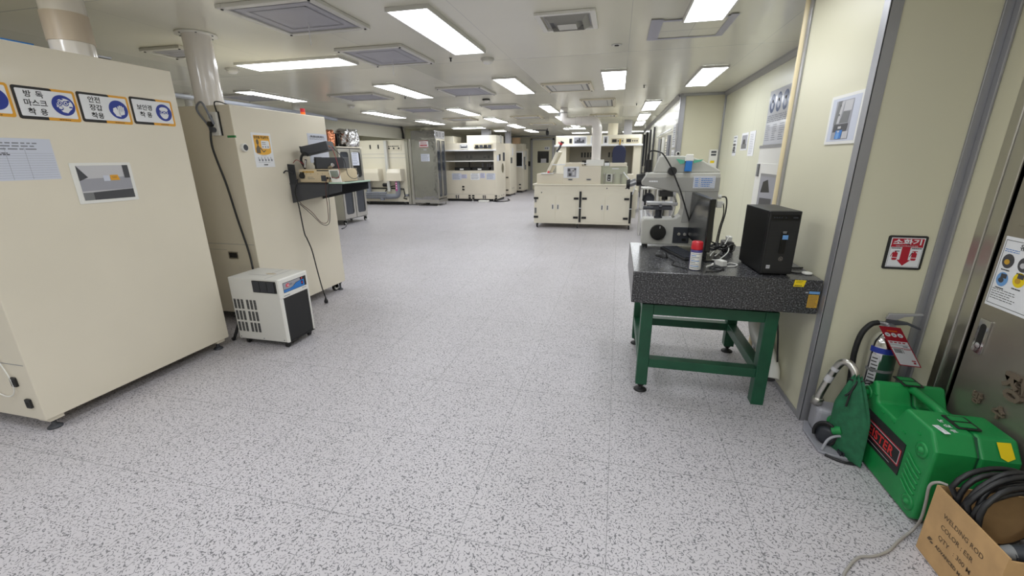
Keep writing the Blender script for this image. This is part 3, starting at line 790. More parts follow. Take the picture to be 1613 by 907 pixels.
build('lettering', b, [M['ink'], M['print']], s)
paper(t, F, 3.99, 1.47, 4.305, 1.762, 'paperb', 0)
b = B(F); b.lines(4.02, 4.28, 1.70, 1.735, 3, 0.0022, 0, 0.3, 0.1); build('fine_print', b, M['print'], t)
build('green_tape', B().box(-3.2, Y2-0.001, 1.683, X2+0.001, Y2, 1.70).box(X2, Y2, 1.683, X2+0.001, Y2+0.012, 1.70), M['gtape'], t)
# side socket box
b = B(faceNY(Y2)); b.rrect(-3.335, 1.70, -3.245, 1.885, 0.008, 0.0, 0, 0.03)
s = build('socket_box', b, M['whiteg'], t, 0.003)
b = B(faceNY(Y2)); b.slab(-3.243, 1.70, -3.237, 1.888, 0.012); build('edge_shadow', b, M['black'], s)  # black strip painted as the thin shadow along the socket plate
b = B(faceNY(Y2-0.03)); b.ell(-3.30, 1.845, 0.02, 0.02, 0.002, 0); b.ell(-3.30, 1.845, 0.013, 0.013, 0.003, 1)
b.cyl((-3.30, 1.79, 0), (-3.30, 1.79, 0.03), 0.02, n=16, m=1); b.cyl((-3.285, 1.745, 0), (-3.285, 1.745, 0.035), 0.02, n=16, m=2)
build('outlet', b, [M['photog'], M['black'], M['dkgrey']], s)
b = B(faceNY(Y2)); b.rrect(-3.44, 0.635, -3.335, 0.70, 0.004, 0.0, 1, 0.004); b.rrect(-3.43, 0.645, -3.345, 0.69, 0.003, 0.0045, 0)
build('recess_pull', b, [M['black'], M['steelb']], t)
b = B(faceNY(Y2)); b.rect(-4.6, 0.77, -3.14, 0.773, 0.0008, 0); b.rect(-4.6, 0.715, -3.45, 0.717, 0.0008, 0); build('panel_seam', b, M['print'], t)
# things on top
t = thing('signal_beacon', 'orange signal beacon with red cap on top of the beige tall cabinet', 'beacon', (-3.3, 4.2, 1.941))
build('lens', B().cyl((-3.3, 4.2, 1.941), (-3.3, 4.2, 1.985), 0.023, n=20), M['orange'], t)
build('cap', B().cyl((-3.3, 4.2, 1.985), (-3.3, 4.2, 2.02), 0.0235, n=20), M['red'], t, 0.003)
t = thing('exhaust_pipe', 'glossy grey round exhaust pipe with ceiling flange rising behind the goggles sign', 'pipe', (-3.465, 3.215, 1.941))
px_, py_ = -3.45, 3.23
build('pipe_body', B().cyl((px_, py_, 1.945), (px_, py_, 2.49), 0.105, n=36), M['duct'], t)
build('collar', B().cyl((px_, py_, 1.941), (px_, py_, 2.0), 0.109, n=36), M['duct'], t, 0.002)
b = B(); b.lathe([(0.1, 0), (0.15, 0), (0.15, 0.012), (0.1, 0.012)], (px_, py_, 2.487), n=36)
f = build('ceiling_flange', b, M['whiteg'], t)
for k in range(6):
    b = B(); b.cyl((px_+0.128*cos(k*pi/3+0.3), py_+0.128*sin(k*pi/3+0.3), 2.481), (px_+0.128*cos(k*pi/3+0.3), py_+0.128*sin(k*pi/3+0.3), 2.487), 0.007, n=8)
    build('bolt', b, M['midgrey'], f)
b = B(); b.tube([(-3.27, 3.06, 1.79), (-3.27, 3.03, 1.86), (-3.33, 3.04, 1.955), (-3.42, 3.07, 1.93), (-3.43, 3.085, 1.88), (-3.36, 3.075, 1.80), (-3.3, 3.06, 1.73)], 0.0085, n=10, steps=8)
tag(build('grey_conduit', b, M['pvcgrey']), 'bent grey conduit looping from the socket box over the cabinet top', 'conduit')
b = B(); b.tube([(-3.30, 3.05, 1.775), (-3.3, 3.03, 1.6), (-3.255, 3.05, 1.3), (-3.22, 3.06, 1.0), (-3.17, 3.06, 0.72), (-3.13, 3.03, 0.58), (-3.1, 3.0, 0.6)], 0.0085, n=8, steps=8)
tag(build('power_cable', b, M['cable']), 'thick black cable hanging from the socket box down behind the grey chiller', 'cable')
t = thing('hook_bracket', 'black wire hook bracket at the top edge beside the socket box', 'hook', (-3.22, 3.09, 1.9))
build('wire', B().tube([(-3.25, 3.09, 1.88), (-3.25, 3.085, 1.955), (-3.21, 3.1, 1.96), (-3.19, 3.15, 1.944)], 0.005, n=6, steps=4), M['black'], t)
for k, (yy, x, r, l) in enumerate(((5.8, -6.6, 0.05, 'thin pale riser pipe at the bulkhead wall, seen beside the glossy grey pipe'), (7.4, -5.95, 0.07, 'wide pale riser pipe seen above the beige tall cabinet beside the beacon'))):
    tag(build('riser_pipe', B().cyl((x, yy, 0.001), (x, yy, 2.499), r, n=16), M['ltgrey']), l, 'pipe')
b = B(); b.tube([(-4.3, 3.3, 2.12), (-4.3, 5.6, 2.12), (-4.5, 6.5, 2.12)], 0.025, n=10)
for y in (3.5, 4.6): b.cyl((-4.3, y, 1.941), (-4.3, y, 2.12), 0.012, n=8)
for dx in (0, 0.05, 0.1): b.cyl((-4.3, 4.0+dx, 1.941), (-4.3, 4.0+dx, 2.1), 0.007, n=8)
tag(build('overhead_pipe', b, M['pvcgrey']), 'thin grey overhead pipe running behind the beige tall cabinet', 'pipe')

# ------------------------------------------------------------------ wall shelf with instruments
t = thing('instrument_shelf', 'charcoal steel bracket shelf bolted to the beige tall cabinet', 'shelf', (-2.83, 3.87, 1.27))
FS = fr((0, 3.645, 0), (1, 0, 0), (0, 0, 1))
b = B(FS); b.prism([(X2+0.001, 1.09), (-2.56, 1.205), (-2.55, 1.272), (X2, 1.272)], -0.006, 0.0)
build('side_bracket', b, M['dkgrey'], t)
b = B(FS); b.prism([(X2+0.001, 1.272), (-3.045, 1.272), (-3.045, 1.457), (X2+0.001, 1.462)], -0.006, 0.0); build('side_upstand', b, M['charcoal'], t)
b = B(fr((0, 4.1, 0), (1, 0, 0), (0, 0, 1))); b.prism([(X2+0.001, 1.09), (-2.55, 1.205), (-2.55, 1.272), (X2, 1.272)], -0.006, 0.0)
build('side_bracket', b, M['charcoal'], t)
build('shelf_plate', B().box(X2+0.001, 3.64, 1.272, -2.54, 4.115, 1.282), M['charcoal'], t)
build('edge_strip', B().box(-2.68, 3.632, 1.279, -2.535, 3.645, 1.293).box(-2.545, 3.64, 1.279, -2.53, 4.12, 1.293), M['mint'], t, 0.002)
t = thing('bench_power_supply', 'long beige bench instrument with black knob standing on the charcoal shelf', 'instrument', (-2.86, 3.9, 1.283))
bx0, bx1, by0, by1, bz0, bz1 = -3.03, -2.655, 3.68, 4.085, 1.287, 1.412
build('case', B().box(bx0, by0, bz0, bx1, by1, bz1), mat('instrument_beige', (222, 204, 172), 0.45), t, 0.004)
b = B(faceNY(by0)); b.cyl((-2.995, 1.35, 0), (-2.995, 1.35, 0.02), 0.026, n=20); b.box(-3.02, 1.325, 0, -2.975, 1.385, 0.004)
build('knob', b, M['black'], t)
b = B(faceNY(by0)); b.rect(-2.83, 1.395, -2.675, 1.405, 0.001, 0); b.rect(-2.79, 1.30, -2.735, 1.355, 0.001, 1); b.lines(-2.94, -2.86, 1.315, 1.345, 2, 0.001, 2); b.lines(-2.99, -2.85, 1.375, 1.4, 1, 0.001, 3, 0.6)
for x in (-2.715, -2.68): b.cyl((x, 1.33, 0), (x, 1.33, 0.015), 0.01, n=12, m=0)
for x in (-2.95, -2.9, -2.82, -2.77, -2.7): b.ell(x, 1.37, 0.003, 0.003, 0.001, 0, 8)
build('front_markings', b, [M['black'], M['dkgrey'], M['midgrey'], M['amber']], t)
t = thing('panel_meter', 'small white meter with olive display leaning on the beige bench instrument', 'meter', (-2.6, 3.72, 1.283))
F = fr((-2.66, 3.655, 1.296), (0.96, 0.2, 0.0), (-0.25, 0.12, 0.9))
b = B(F); b.box(0, 0, -0.014, 0.095, 0.115, 0.0); build('housing', b, M['whiteg'], t, 0.002)
b = B(F); b.rect(0.01, 0.035, 0.085, 0.107, 0.001, 0); build('display', b, M['lcd'], t)
build('stand', B().box(-2.655, 3.645, 1.283, -2.55, 3.70, 1.295), M['whiteg'], t, 0.002)
def black_unit(loc, rz, rx, size, label, flange=True):
    t = thing('lamp_ballast', label, 'instrument', loc, 'black units piled on the bench instrument')
    R = Matrix.Translation(loc) @ Matrix.Rotation(rz, 4, 'Z') @ Matrix.Rotation(rx, 4, 'Y')
    w, d, h = size
    b = B(R); b.box(-w/2, -d/2, 0, w/2, d/2, h); build('housing', b, M['dkgrey'], t, 0.004)
    b = B(R); b.box(-w/2-0.008, -d/2-0.004, -0.002, -w/2, d/2+0.004, h+0.004); 
    for k in range(3): b.cyl((-w/2-0.02, -d/2+d*(k+0.5)/3, h*0.5), (-w/2-0.008, -d/2+d*(k+0.5)/3, h*0.5), 0.015, n=12)
    build('end_plate', b, M['black'], t)
black_unit((-2.75, 3.83, 1.416), 0.25, 0, (0.27, 0.15, 0.105), 'black box unit lying flat on the beige bench instrument')
black_unit((-2.945, 3.95, 1.416), 0.35, 0, (0.11, 0.16, 0.09), 'black box unit standing at the cabinet end of the beige instrument')
black_unit((-2.90, 3.85, 1.565), 0.25, -0.2, (0.26, 0.17, 0.085), 'black box unit tilted on top of the instrument pile')
t = thing('clamp_probe', 'black clamp with silver tip beside the piled black units', 'clamp', (-2.98, 3.72, 1.413))
build('arm', B().tube([(-3.01, 3.75, 1.415), (-3.02, 3.72, 1.5), (-2.98, 3.72, 1.56), (-2.94, 3.73, 1.54)], 0.012, n=8, steps=4), M['black'], t)
build('tip', B().cyl((-2.97, 3.7, 1.43), (-2.94, 3.685, 1.5), 0.011, n=10), M['chrome'], t)
tag(build('silver_connector', B().cyl((-2.72, 3.73, 1.43), (-2.66, 3.70, 1.452), 0.018, n=14), M['chrome']), 'silver cylindrical connector lying on the beige bench instrument', 'connector')
tag(build('copper_coil', B().tube([(-2.8+0.03*cos(k), 3.84+0.03*sin(k), 1.615+k*0.0012) for k in [i*0.5 for i in range(26)]], 0.004, n=6), M['copper']), 'small copper coloured coil on top of the tilted black unit', 'coil')
def wire(pts, m, label, r=0.003, group='loose leads at the instrument shelf', steps=8, cat='cable', name='test_lead'):
    b = B(); b.tube(pts, r, n=6, steps=steps)
    return tag(build(name, b, m), label, cat, group)
RW = mat('red_wire', (150, 40, 50), 0.5)
wire([(-2.72, 3.8, 1.62), (-2.64, 3.73, 1.53), (-2.58, 3.68, 1.38), (-2.6, 3.66, 1.33), (-2.66, 3.66, 1.34)], RW, 'red lead drooping from the tilted black unit over the beige instrument')
wire([(-2.74, 3.84, 1.62), (-2.6, 3.8, 1.5), (-2.52, 3.72, 1.36), (-2.5, 3.8, 1.32), (-2.52, 3.9, 1.36), (-2.6, 3.95, 1.44)], M['cable'], 'black lead drooping past the end of the beige instrument')
wire([(-2.99, 3.73, 1.45), (-3.05, 3.7, 1.5), (-3.1, 3.7, 1.47)], RW, 'short red lead curling at the cabinet face')
wire([(-2.715, 3.665, 1.33), (-2.712, 3.62, 1.24), (-2.71, 3.61, 1.05), (-2.75, 3.64, 0.92), (-2.85, 3.67, 0.9), (-2.97, 3.7, 1.0), (-3.06, 3.68, 1.08), (-3.1, 3.66, 1.17)], mat('brown_wire', (86, 48, 42), 0.5), 'thin brown lead hanging in a loop below the shelf')
wire([(-2.68, 3.665, 1.33), (-2.685, 3.62, 1.22), (-2.69, 3.61, 1.03), (-2.74, 3.64, 0.9), (-2.84, 3.67, 0.88), (-2.97, 3.7, 0.97), (-3.08, 3.68, 1.08)], M['cable'], 'thin black lead hanging in a loop below the shelf')
wire([(-3.04, 3.66, 1.32), (-3.06, 3.62, 1.2), (-3.05, 3.63, 1.06), (-3.06, 3.66, 0.8), (-3.07, 3.7, 0.72), (-3.05, 3.72, 0.6), (-3.04, 3.74, 0.4), (-3.02, 3.75, 0.2), (-3.0, 3.76, 0.07)], M['cable'], 'long black mains lead hanging from the shelf to a plug near the floor', 0.006)
t = thing('mains_plug', 'black mains plug dangling just above the floor under the shelf', 'plug', (-3.0, 3.76, 0.0))
build('plug_body', B().lathe([(0.006, 0.075), (0.012, 0.05), (0.02, 0.035), (0.02, 0.012), (0, 0.012)], (-3.0, 3.76, 0)), M['black'], t)
build('pin', B().cyl((-3.006, 3.75, 0), (-3.006, 3.75, 0.014), 0.003, n=8).cyl((-2.994, 3.77, 0), (-2.994, 3.77, 0.014), 0.003, n=8), M['chrome'], t)
wire([(X2, 3.58, 1.38), (-3.1, 3.6, 1.4), (-3.06, 3.66, 1.36)], M['cable'], 'short black lead entering the shelf from the cabinet face', 0.006)

# ------------------------------------------------------------------ chiller
t = thing('recirculating_chiller', 'light grey portable chiller on castors with black grille and blue label', 'chiller', (-2.8, 2.85, 0))
cx0, cx1, cy0, cy1, cz0, cz1 = -3.05, -2.557, 2.69, 3.012, 0.052, 0.59
build('case', B().box(cx0, cy0, cz0, cx1-0.022, cy1, cz1), M['ltgrey'], t, 0.006)
b = B(faceX(cx1-0.022)); b.box(cy0, 0.43, 0, cy1, cz1, 0.022); fp = build('front_panel', b, M['whiteg'], t, 0.006)
for ya, yb in ((cy0, cy0+0.022), (cy1-0.015, cy1)): b = B(faceX(cx1-0.022)); b.box(ya, cz0, 0, yb, 0.43, 0.022); build('front_post', b, M['whiteg'], t, 0.004)
b = B(faceX(cx1-0.022)); b.box(cy0+0.022, cz0, 0, cy1-0.015, 0.43, 0.014); build('black_grille', b, mat('grille_mesh', (34, 34, 36), 0.6, bump=(400, 0.5, 0.002)), t)
F = faceX(cx1)
b = B(F); b.rect(2.725, 0.472, 2.99, 0.555, 0.001, 0)
b.poly([(2.728, 0.475), (2.965, 0.475), (2.965, 0.53), (2.92, 0.53), (2.87, 0.522), (2.835, 0.502), (2.8, 0.495), (2.728, 0.497)], 0.0016, 1)
b.poly([(2.728, 0.499), (2.8, 0.497), (2.833, 0.505), (2.868, 0.525), (2.92, 0.532), (2.92, 0.552), (2.728, 0.552)], 0.0016, 2)
b.ell(2.775, 0.527, 0.02, 0.015, 0.0022, 3); b.text('N', 2.778, 0.518, 0.024, 0.0028, 4, 0.03); b.lines(2.8, 2.825, 0.52, 0.535, 1, 0.0022, 5, 0.9, 0); b.lines(2.74, 2.8, 0.482, 0.488, 1, 0.0022, 2)
b.rect(2.925, 0.533, 2.945, 0.552, 0.0022, 0); b.rect(2.934, 0.535, 2.944, 0.55, 0.0028, 3); b.rect(2.928, 0.49, 2.948, 0.522, 0.0024, 0); b.ell(2.938, 0.506, 0.006, 0.008, 0.003, 3)
build('control_label', b, [M['blackg'], M['swoosh'], M['photog'], M['brightred'], M['white'], M['print']], fp)
b = B(F); b.lines(2.72, 2.79, 0.444, 0.452, 1, 0.001, 0, 0.8, 0.1); b.lines(2.93, 2.985, 0.455, 0.461, 1, 0.001, 0, 0.8, 0.1); build('lettering', b, M['print'], fp)
F = faceNY(cy0)
b = B(F); b.rrect(-2.815, 0.477, -2.59, 0.575, 0.004, 0.0, 0, 0.004)
for k in range(3): b.box(-2.81+k*0.07, 0.482, 0.004, -2.745+k*0.07, 0.57, 0.008, 1)
build('side_label', b, [M['black'], M['charcoal']], t)
for col in range(2):
    for row in range(3):
        b = B(F); ox = -3.035+col*0.125; oz = 0.322-row*0.1
        for i in range(3):
            b.rrect(ox+i*0.036, oz, ox+i*0.036+0.024, oz+0.084, 0.003, 0.0008, 0)
            for k in range(6): b.rect(ox+i*0.036, oz+0.006+k*0.0138, ox+i*0.036+0.024, oz+0.0105+k*0.0138, 0.0014, 1)
        build('louvre_vent', b, [M['black'], M['midgrey']], t)
b = B(faceUP(cz1)); b.rect(-2.95, 2.80, -2.78, 2.804, 0.0008, 0); b.rect(-2.78, 2.80, -2.776, 3.0, 0.0008, 0); b.rect(-2.70, 2.70, -2.696, 3.0, 0.0008, 0); b.ell(-2.77, 2.85, 0.05, 0.02, 0.0009, 1)
build('lid_seam', b, [M['print'], mat('rust_stain', (190, 178, 156), 0.6)], t)
b = B()
for x in (-3.03, -2.8, -2.6): b.cyl((x, cy0-0.002, 0.07), (x, cy0+0.002, 0.07), 0.005, n=8)
build('screw', b, M['print'], t)
build('skirt', B().box(cx0+0.01, cy0+0.01, 0.045, cx1-0.002, cy1-0.005, 0.054), M['black'], t)
for x, y in ((-3.0, 2.73), (-2.6, 2.72), (-2.6, 2.98), (-3.0, 2.98)):
    b = B(); b.cyl((x-0.01, y, 0.02), (x+0.01, y, 0.02), 0.02, n=16, m=1).box(x-0.014, y-0.016, 0.018, x+0.014, y+0.016, 0.046, 0); build('caster', b, [M['black'], M['rubber']], t)
t = thing('hose_fitting', 'white hose fitting in the gap behind the grey chiller', 'hose', (-3.11, 2.86, 0))
build('pipe', B().tube([(-3.058, 2.86, 0.4), (-3.11, 2.86, 0.4), (-3.13, 2.86, 0.3), (-3.13, 2.86, 0.02)], 0.025, n=12, steps=4), M['ltgrey'], t)
build('collar', B().cyl((-3.11, 2.86, 0.4), (-3.075, 2.86, 0.4), 0.034, n=14), M['whiteg'], t)
wire([(-3.2, 2.75, 0.006), (-3.15, 2.72, 0.02), (-3.12, 2.75, 0.12), (-3.16, 2.85, 0.2), (-3.3, 2.9, 0.15)], M['cable'], 'black hose curled on the floor behind the grey chiller', 0.012, None, cat='hose', name='black_hose')
# ------------------------------------------------------------------ stainless rack cart with wrapped bundles
t = thing('plexi_cabinet', 'stainless cart cabinet with two windowed lower doors behind the instrument shelf', 'cabinet', (-6.45, 9.3, 0))
rx0, rx1, ry0, ry1, rz0, rz1 = -6.72, -6.2, 8.85, 9.82, 0.12, 1.76
b = B(); b.box(rx0, ry0, rz0, rx1-0.03, ry1, rz1-0.0)
build('body', b, M['charcoal'], t)
b = B(faceNY(ry0)); b.box(rx0, rz0, 0, rx1, rz1, 0.006, 0)
build('side_panel', b, M['steelb'], t)
build('top_plate', B().box(rx0-0.02, ry0-0.03, rz1, rx1+0.02, ry1+0.02, rz1+0.025), M['cream'], t, 0.004)
F = faceX(rx1-0.03)
def window_door(parent, F, y0, y1, z0, z1, name='door', fm='steelb', pm='plexi', w=0.07):
    b = B(F)
    xi0, xi1, zi0, zi1 = y0+w, y1-w, z0+w*1.4, z1-w
    b.box(y0, z0, 0, xi0, z1, 0.028).box(xi1, z0, 0, y1, z1, 0.028).box(xi0, z0, 0, xi1, zi0, 0.028).box(xi0, zi1, 0, xi1, z1, 0.028)
    for cx, cz, sx, sz in ((xi0, zi0, 1, 1), (xi1, zi0, -1, 1), (xi0, zi1, 1, -1), (xi1, zi1, -1, -1)):
        r = 0.06
        pts = [(cx, cz)]+[(cx+sx*r*(1-sin(a)), cz+sz*r*(1-cos(a))) for a in [pi/2*i/5 for i in range(6)]]
        b.prism(pts, 0, 0.028)
    d = build(name, b, M[fm], parent)
    b = B(F); b.rect(xi0, zi0, xi1, zi1, 0.012); build('window_pane', b, M[pm], d)
    return d
ym = (ry0+ry1)/2
window_door(t, F, ry0+0.02, ym-0.01, 0.14, 0.95); window_door(t, F, ym+0.01, ry1, 0.14, 0.95)
window_door(t, F, ry0+0.02, ym-0.01, 0.98, 1.74); window_door(t, F, ym+0.01, ry1, 0.98, 1.74, pm='screen')
paper(t, faceX(rx1), ym+0.05, 1.36, ym+0.34, 1.66, 'paperb', 6)
paper(t, faceX(rx1), ym+0.12, 1.08, ym+0.24, 1.14, 'ltgrey', 2, 'name_plate', False)
for x, y in ((-6.25, 8.9), (-6.25, 9.76), (-6.66, 8.9), (-6.66, 9.76)): caster(t, x, y, 0.05, (1, 0, 0), top=0.12)
for k, (dx, m) in enumerate(((0.0, 'black'), (0.04, 'red'), (0.08, 'black'), (0.12, 'dkgrey'))):
    b = B(); b.tube([(-6.6+dx, ry0-0.03, 0.06+k*0.03), (-6.62+dx, ry0-0.05, 0.5), (-6.55+dx, ry0-0.04, 1.0), (-6.6+dx, ry0-0.03, 1.5)], 0.012, n=6, steps=5)
    tag(build('control_cable', b, M[m]), ['black', 'red', 'second black', 'grey'][k]+' cable running down the side of the stainless cart cabinet', 'cable', 'cables on the side of the cart cabinet')
def lumpy(name, c, size, m, label, seed, cat, freq=7):
    random.seed(seed); b = B(); nu, nv = 20, 12; vs = []
    for i in range(nv+1):
        th = pi*i/nv
        for j in range(nu):
            a = 2*pi*j/nu
            k = 1+0.10*sin(freq*a+seed)*sin(th*3)+random.uniform(-0.09, 0.09)
            # squared-off bundle
            sx, sy, sz = (abs(cos(a))**0.55*(1 if cos(a) > 0 else -1), abs(sin(a))**0.55*(1 if sin(a) > 0 else -1), abs(cos(th))**0.55*(-1 if th < pi/2 else 1))
            q = sin(th)**0.5
            vs.append((c[0]+size[0]/2*sx*q*k, c[1]+size[1]/2*sy*q*k, max(c[2], c[2]+size[2]/2*(1+sz*(1 if i in (0, nv) else k)))))
    fs = [(i*nu+j, i*nu+(j+1) % nu, (i+1)*nu+(j+1) % nu, (i+1)*nu+j) for i in range(nv) for j in range(nu)]
    b.add(vs, fs, 0, False)
    return tag(build(name, b, m), label, cat)
lumpy('foil_bundle', (-6.35, 9.53, rz1+0.026), (0.42, 0.52, 0.40), M['foil'], 'crumpled silver foil bundle on top of the stainless cart cabinet', 3, 'bundle')
lumpy('copper_bundle', (-6.5, 8.97, rz1+0.026), (0.3, 0.26, 0.36), M['copper'], 'copper coloured clear-wrapped bundle on the cart cabinet beside the foil', 5, 'bundle')
lumpy('black_bundle', (-6.5, 9.19, rz1+0.026), (0.26, 0.08, 0.3), M['black'], 'black wrapped bundle squeezed between copper and foil bundles', 9, 'bundle')
b = B(); b.tube([(-6.16, 8.84, 0.09), (-6.13, 8.78, 0.05), (-6.1, 8.7, 0.012), (-6.02, 8.55, 0.012), (-5.97, 8.42, 0.012)], 0.008, n=6, steps=5); b.cyl((-5.97, 8.42, 0.014), (-5.95, 8.32, 0.014), 0.013, n=10)
tag(build('loose_cable', b, M['dkgrey']), 'grey cord with plug lying on the floor by the cart cabinet', 'cord')

# ------------------------------------------------------------------ wet station recessed in the bulkhead
t = thing('wet_station', 'cream wet process station with grey waste pipes under the bulkhead', 'machine', (-7.6, 13.9, 0))
wx0, wx1, wy = -8.6, -6.86, 13.42
build('body', B().box(wx0, wy, 0.1, wx1, 14.4, 2.1), M['cream2'], t, 0.006)
F = faceNY(wy)
for x in (-8.12, -7.82):
    b = B(F); b.box(x-0.02, 1.83, 0, x+0.02, 1.96, 0.015); build('door_latch', b, M['black'], t)
b = B(F); b.rect(wx0, 1.66, wx1, 1.668, 0.001).rect(wx0, 1.54, wx1, 1.548, 0.001); build('panel_seam', b, M['photog'], t)
b = B(F); b.box(-7.5, 1.78, 0, -6.98, 1.95, 0.02, 0)
for x in (-7.42, -7.25, -7.07): b.ell(x, 1.84, 0.03, 0.03, 0.022, 1)
b.lines(-7.45, -7.0, 1.88, 1.93, 1, 0.022, 1, 0.5)
build('gauge_panel', b, [M['ivory'], M['black']], t)
def hopper(x0, x1, z0, z1):
    b = B(); y = wy; d = 0.28
    b.add([(x0, y, z0), (x1, y, z0), (x1, y-d, z0), (x0, y-d, z0), (x0, y, z1), (x1, y, z1), (x1-0.05, y-d*0.75, z1), (x0+0.03, y-d*0.75, z1), (x0+0.02, y-d, z1-0.13), (x1-0.02, y-d, z1-0.13)],
          [(0, 1, 2, 3), (3, 2, 9, 8), (8, 9, 6, 7), (7, 6, 5, 4), (0, 3, 8, 7, 4), (1, 5, 6, 9, 2)], 0)
    return build('hopper_box', b, M['cream'], t, 0.008)
hopper(-8.45, -7.75, 0.8, 1.19); hopper(-7.48, -6.93, 0.8, 1.19)
for x, n in ((-8.25, 0), (-7.15, 1)):
    b = B(); b.tube([(x, wy-0.14, 0.8), (x, wy-0.14, 0.5), (x-0.02, wy-0.14, 0.36), (x-0.12, wy-0.14, 0.3), (x-0.5, wy-0.14, 0.29)] if n else [(x, wy-0.14, 0.8), (x, wy-0.14, 0.25)], 0.085, n=16, steps=4 if n else 0)
    build('waste_pipe', b, M['pvcgrey'], t)
b = B(); b.cyl((-8.55, wy-0.16, 0.29), (-7.6, wy-0.16, 0.29), 0.085, n=16); b.cyl((-8.5, wy-0.3, 0.42), (-7.5, wy-0.3, 0.42), 0.03, n=10); b.cyl((-7.75, wy-0.16, 0.3), (-7.75, wy-0.16, 0.16), 0.075, n=14)
build('waste_pipe', b, M['pvcgrey'], t)
b = B(faceNY(wy-0.226)); b.rect(-7.19, 0.48, -7.13, 0.78, 0.001, 0)
for k in range(3): b.rect(-7.175, 0.55+k*0.08, -7.145, 0.59+k*0.08, 0.0016, 1)
build('pipe_label', b, [mat('magenta_label', (190, 70, 140), 0.5), M['white']], t)
b = B(); b.box(-7.56, wy-0.12, 0.45, -7.46, wy-0.02, 2.08); build('guide_post', b, M['ltgrey'], t, 0.006)
b = B(); b.cyl((-7.75, wy-0.03, 0.66), (-7.6, wy-0.03, 0.66), 0.06, n=12); b.tube([(-8.3, wy-0.03, 0.55), (-7.4, wy-0.03, 0.55), (-7.0, wy-0.03, 0.53), (-6.97, wy-0.03, 0.3), (-7.02, wy-0.04, 0.22), (-6.9, wy-0.04, 0.2)], 0.02, n=8); b.tube([(-7.7, wy-0.03, 0.45), (-7.55, wy-0.06, 0.55), (-7.4, wy-0.05, 0.62), (-7.2, wy-0.04, 0.63)], 0.015, n=6, steps=4)
build('black_tubing', b, M['rubber'], t)
b = B(); b.cyl((-6.89, wy-0.05, 0.3), (-6.89, wy-0.05, 0.36), 0.05, n=12); build('valve', b, M['pvcgrey'], t)
build('skirt', B().box(wx0+0.05, wy+0.03, 0.02, wx1-0.05, 14.3, 0.1), M['black'], t)
for x in (-7.0, -8.4): caster(t, x, wy+0.05, 0.045, (1, 0, 0), top=0.1)
b = B(); b.cyl((-6.72, 13.55, 0.02), (-6.72, 13.55, 2.13), 0.11, n=24); b.box(-6.86, 13.42, 0.02, -6.76, 13.6, 2.13)
tag(build('steel_column', b, M['steelb']), 'round polished steel column between wet station and stainless pass cabinet', 'column')
b = B(); b.tube([(-6.84, 13.35, 2.13), (-6.84, 13.33, 2.3), (-6.86, 13.3, 2.499)], 0.028, n=8, steps=4)
tag(build('ceiling_cable', b, M['rubber']), 'thick black cable dropping from the ceiling to the wet station', 'cable')

# ------------------------------------------------------------------ stainless pass cabinet
t = thing('pass_cabinet', 'tall mirror-like stainless cabinet with windowed doors and two notices on its side', 'cabinet', (-6.05, 13.6, 0))
sx0, sx1, sy0, sy1 = -6.52, -5.66, 13.22, 13.98
build('body', B().box(sx0, sy0, 0.2, sx1-0.03, sy1, 2.36), M['steel'], t, 0.006)
F = faceX(sx1-0.03)
window_door(t, F, sy0+0.02, 13.59, 0.24, 2.1, w=0.035, fm='steelb'); window_door(t, F, 13.61, sy1-0.01, 0.24, 2.1, w=0.035, fm='steelb')
b = B(F); b.box(sy0+0.02, 2.12, 0, sy1-0.01, 2.35, 0.02, 0)
for y, r in ((sy0+0.13, 0.07), (sy1-0.12, 0.07)): b.ell(y, 2.24, r, r, 0.021, 1); b.ell(y, 2.24, r*0.6, r*0.6, 0.022, 0); b.ell(y, 2.24, r*0.25, r*0.25, 0.023, 1)
for k in range(3): b.rect(sy0+0.28+k*0.08, 2.16, sy0+0.32+k*0.08, 2.32, 0.021, 2)
build('header_plate', b, [M['photol'], M['ink'], M['print']], t)
build('plinth', B().box(sx0, sy0, 0.1, sx1, sy1, 0.2), M['steelb'], t, 0.004)
for x, y in ((-6.45, 13.27), (-5.72, 13.27), (-5.72, 13.92), (-6.45, 13.92)): level_foot(t, x, y, 0.1, 0.045, 'steelb')
build('drain', B().cyl((-6.1, 13.3, 0.03), (-6.1, 13.3, 0.1), 0.025, n=10).cyl((-6.16, 13.3, 0.075), (-6.04, 13.3, 0.075), 0.02, n=8), M['rubber'], t)
F = faceNY(sy0)
b = B(F); b.slab(-6.24, 1.85, -5.93, 2.05, 0.003, 0); b.lines(-6.2, -5.97, 1.97, 2.0, 1, 0.004, 1, 0.8, 0.1); b.lines(-6.22, -5.95, 1.88, 1.95, 1, 0.004, 1, 0.7, 0.1)
for k in range(2): b.rect(-6.24, 1.85+k*0.185, -5.93, 1.865+k*0.185, 0.0035, 1)
build('notice_sign', b, [M['white'], M['red']], t)
paper(t, F, -6.21, 1.42, -5.91, 1.65, 'paperb', 6, 'notice_sheet', False)
paper(t, F, -6.1, 1.76, -6.0, 1.8, 'photol', 1, 'name_plate', False)

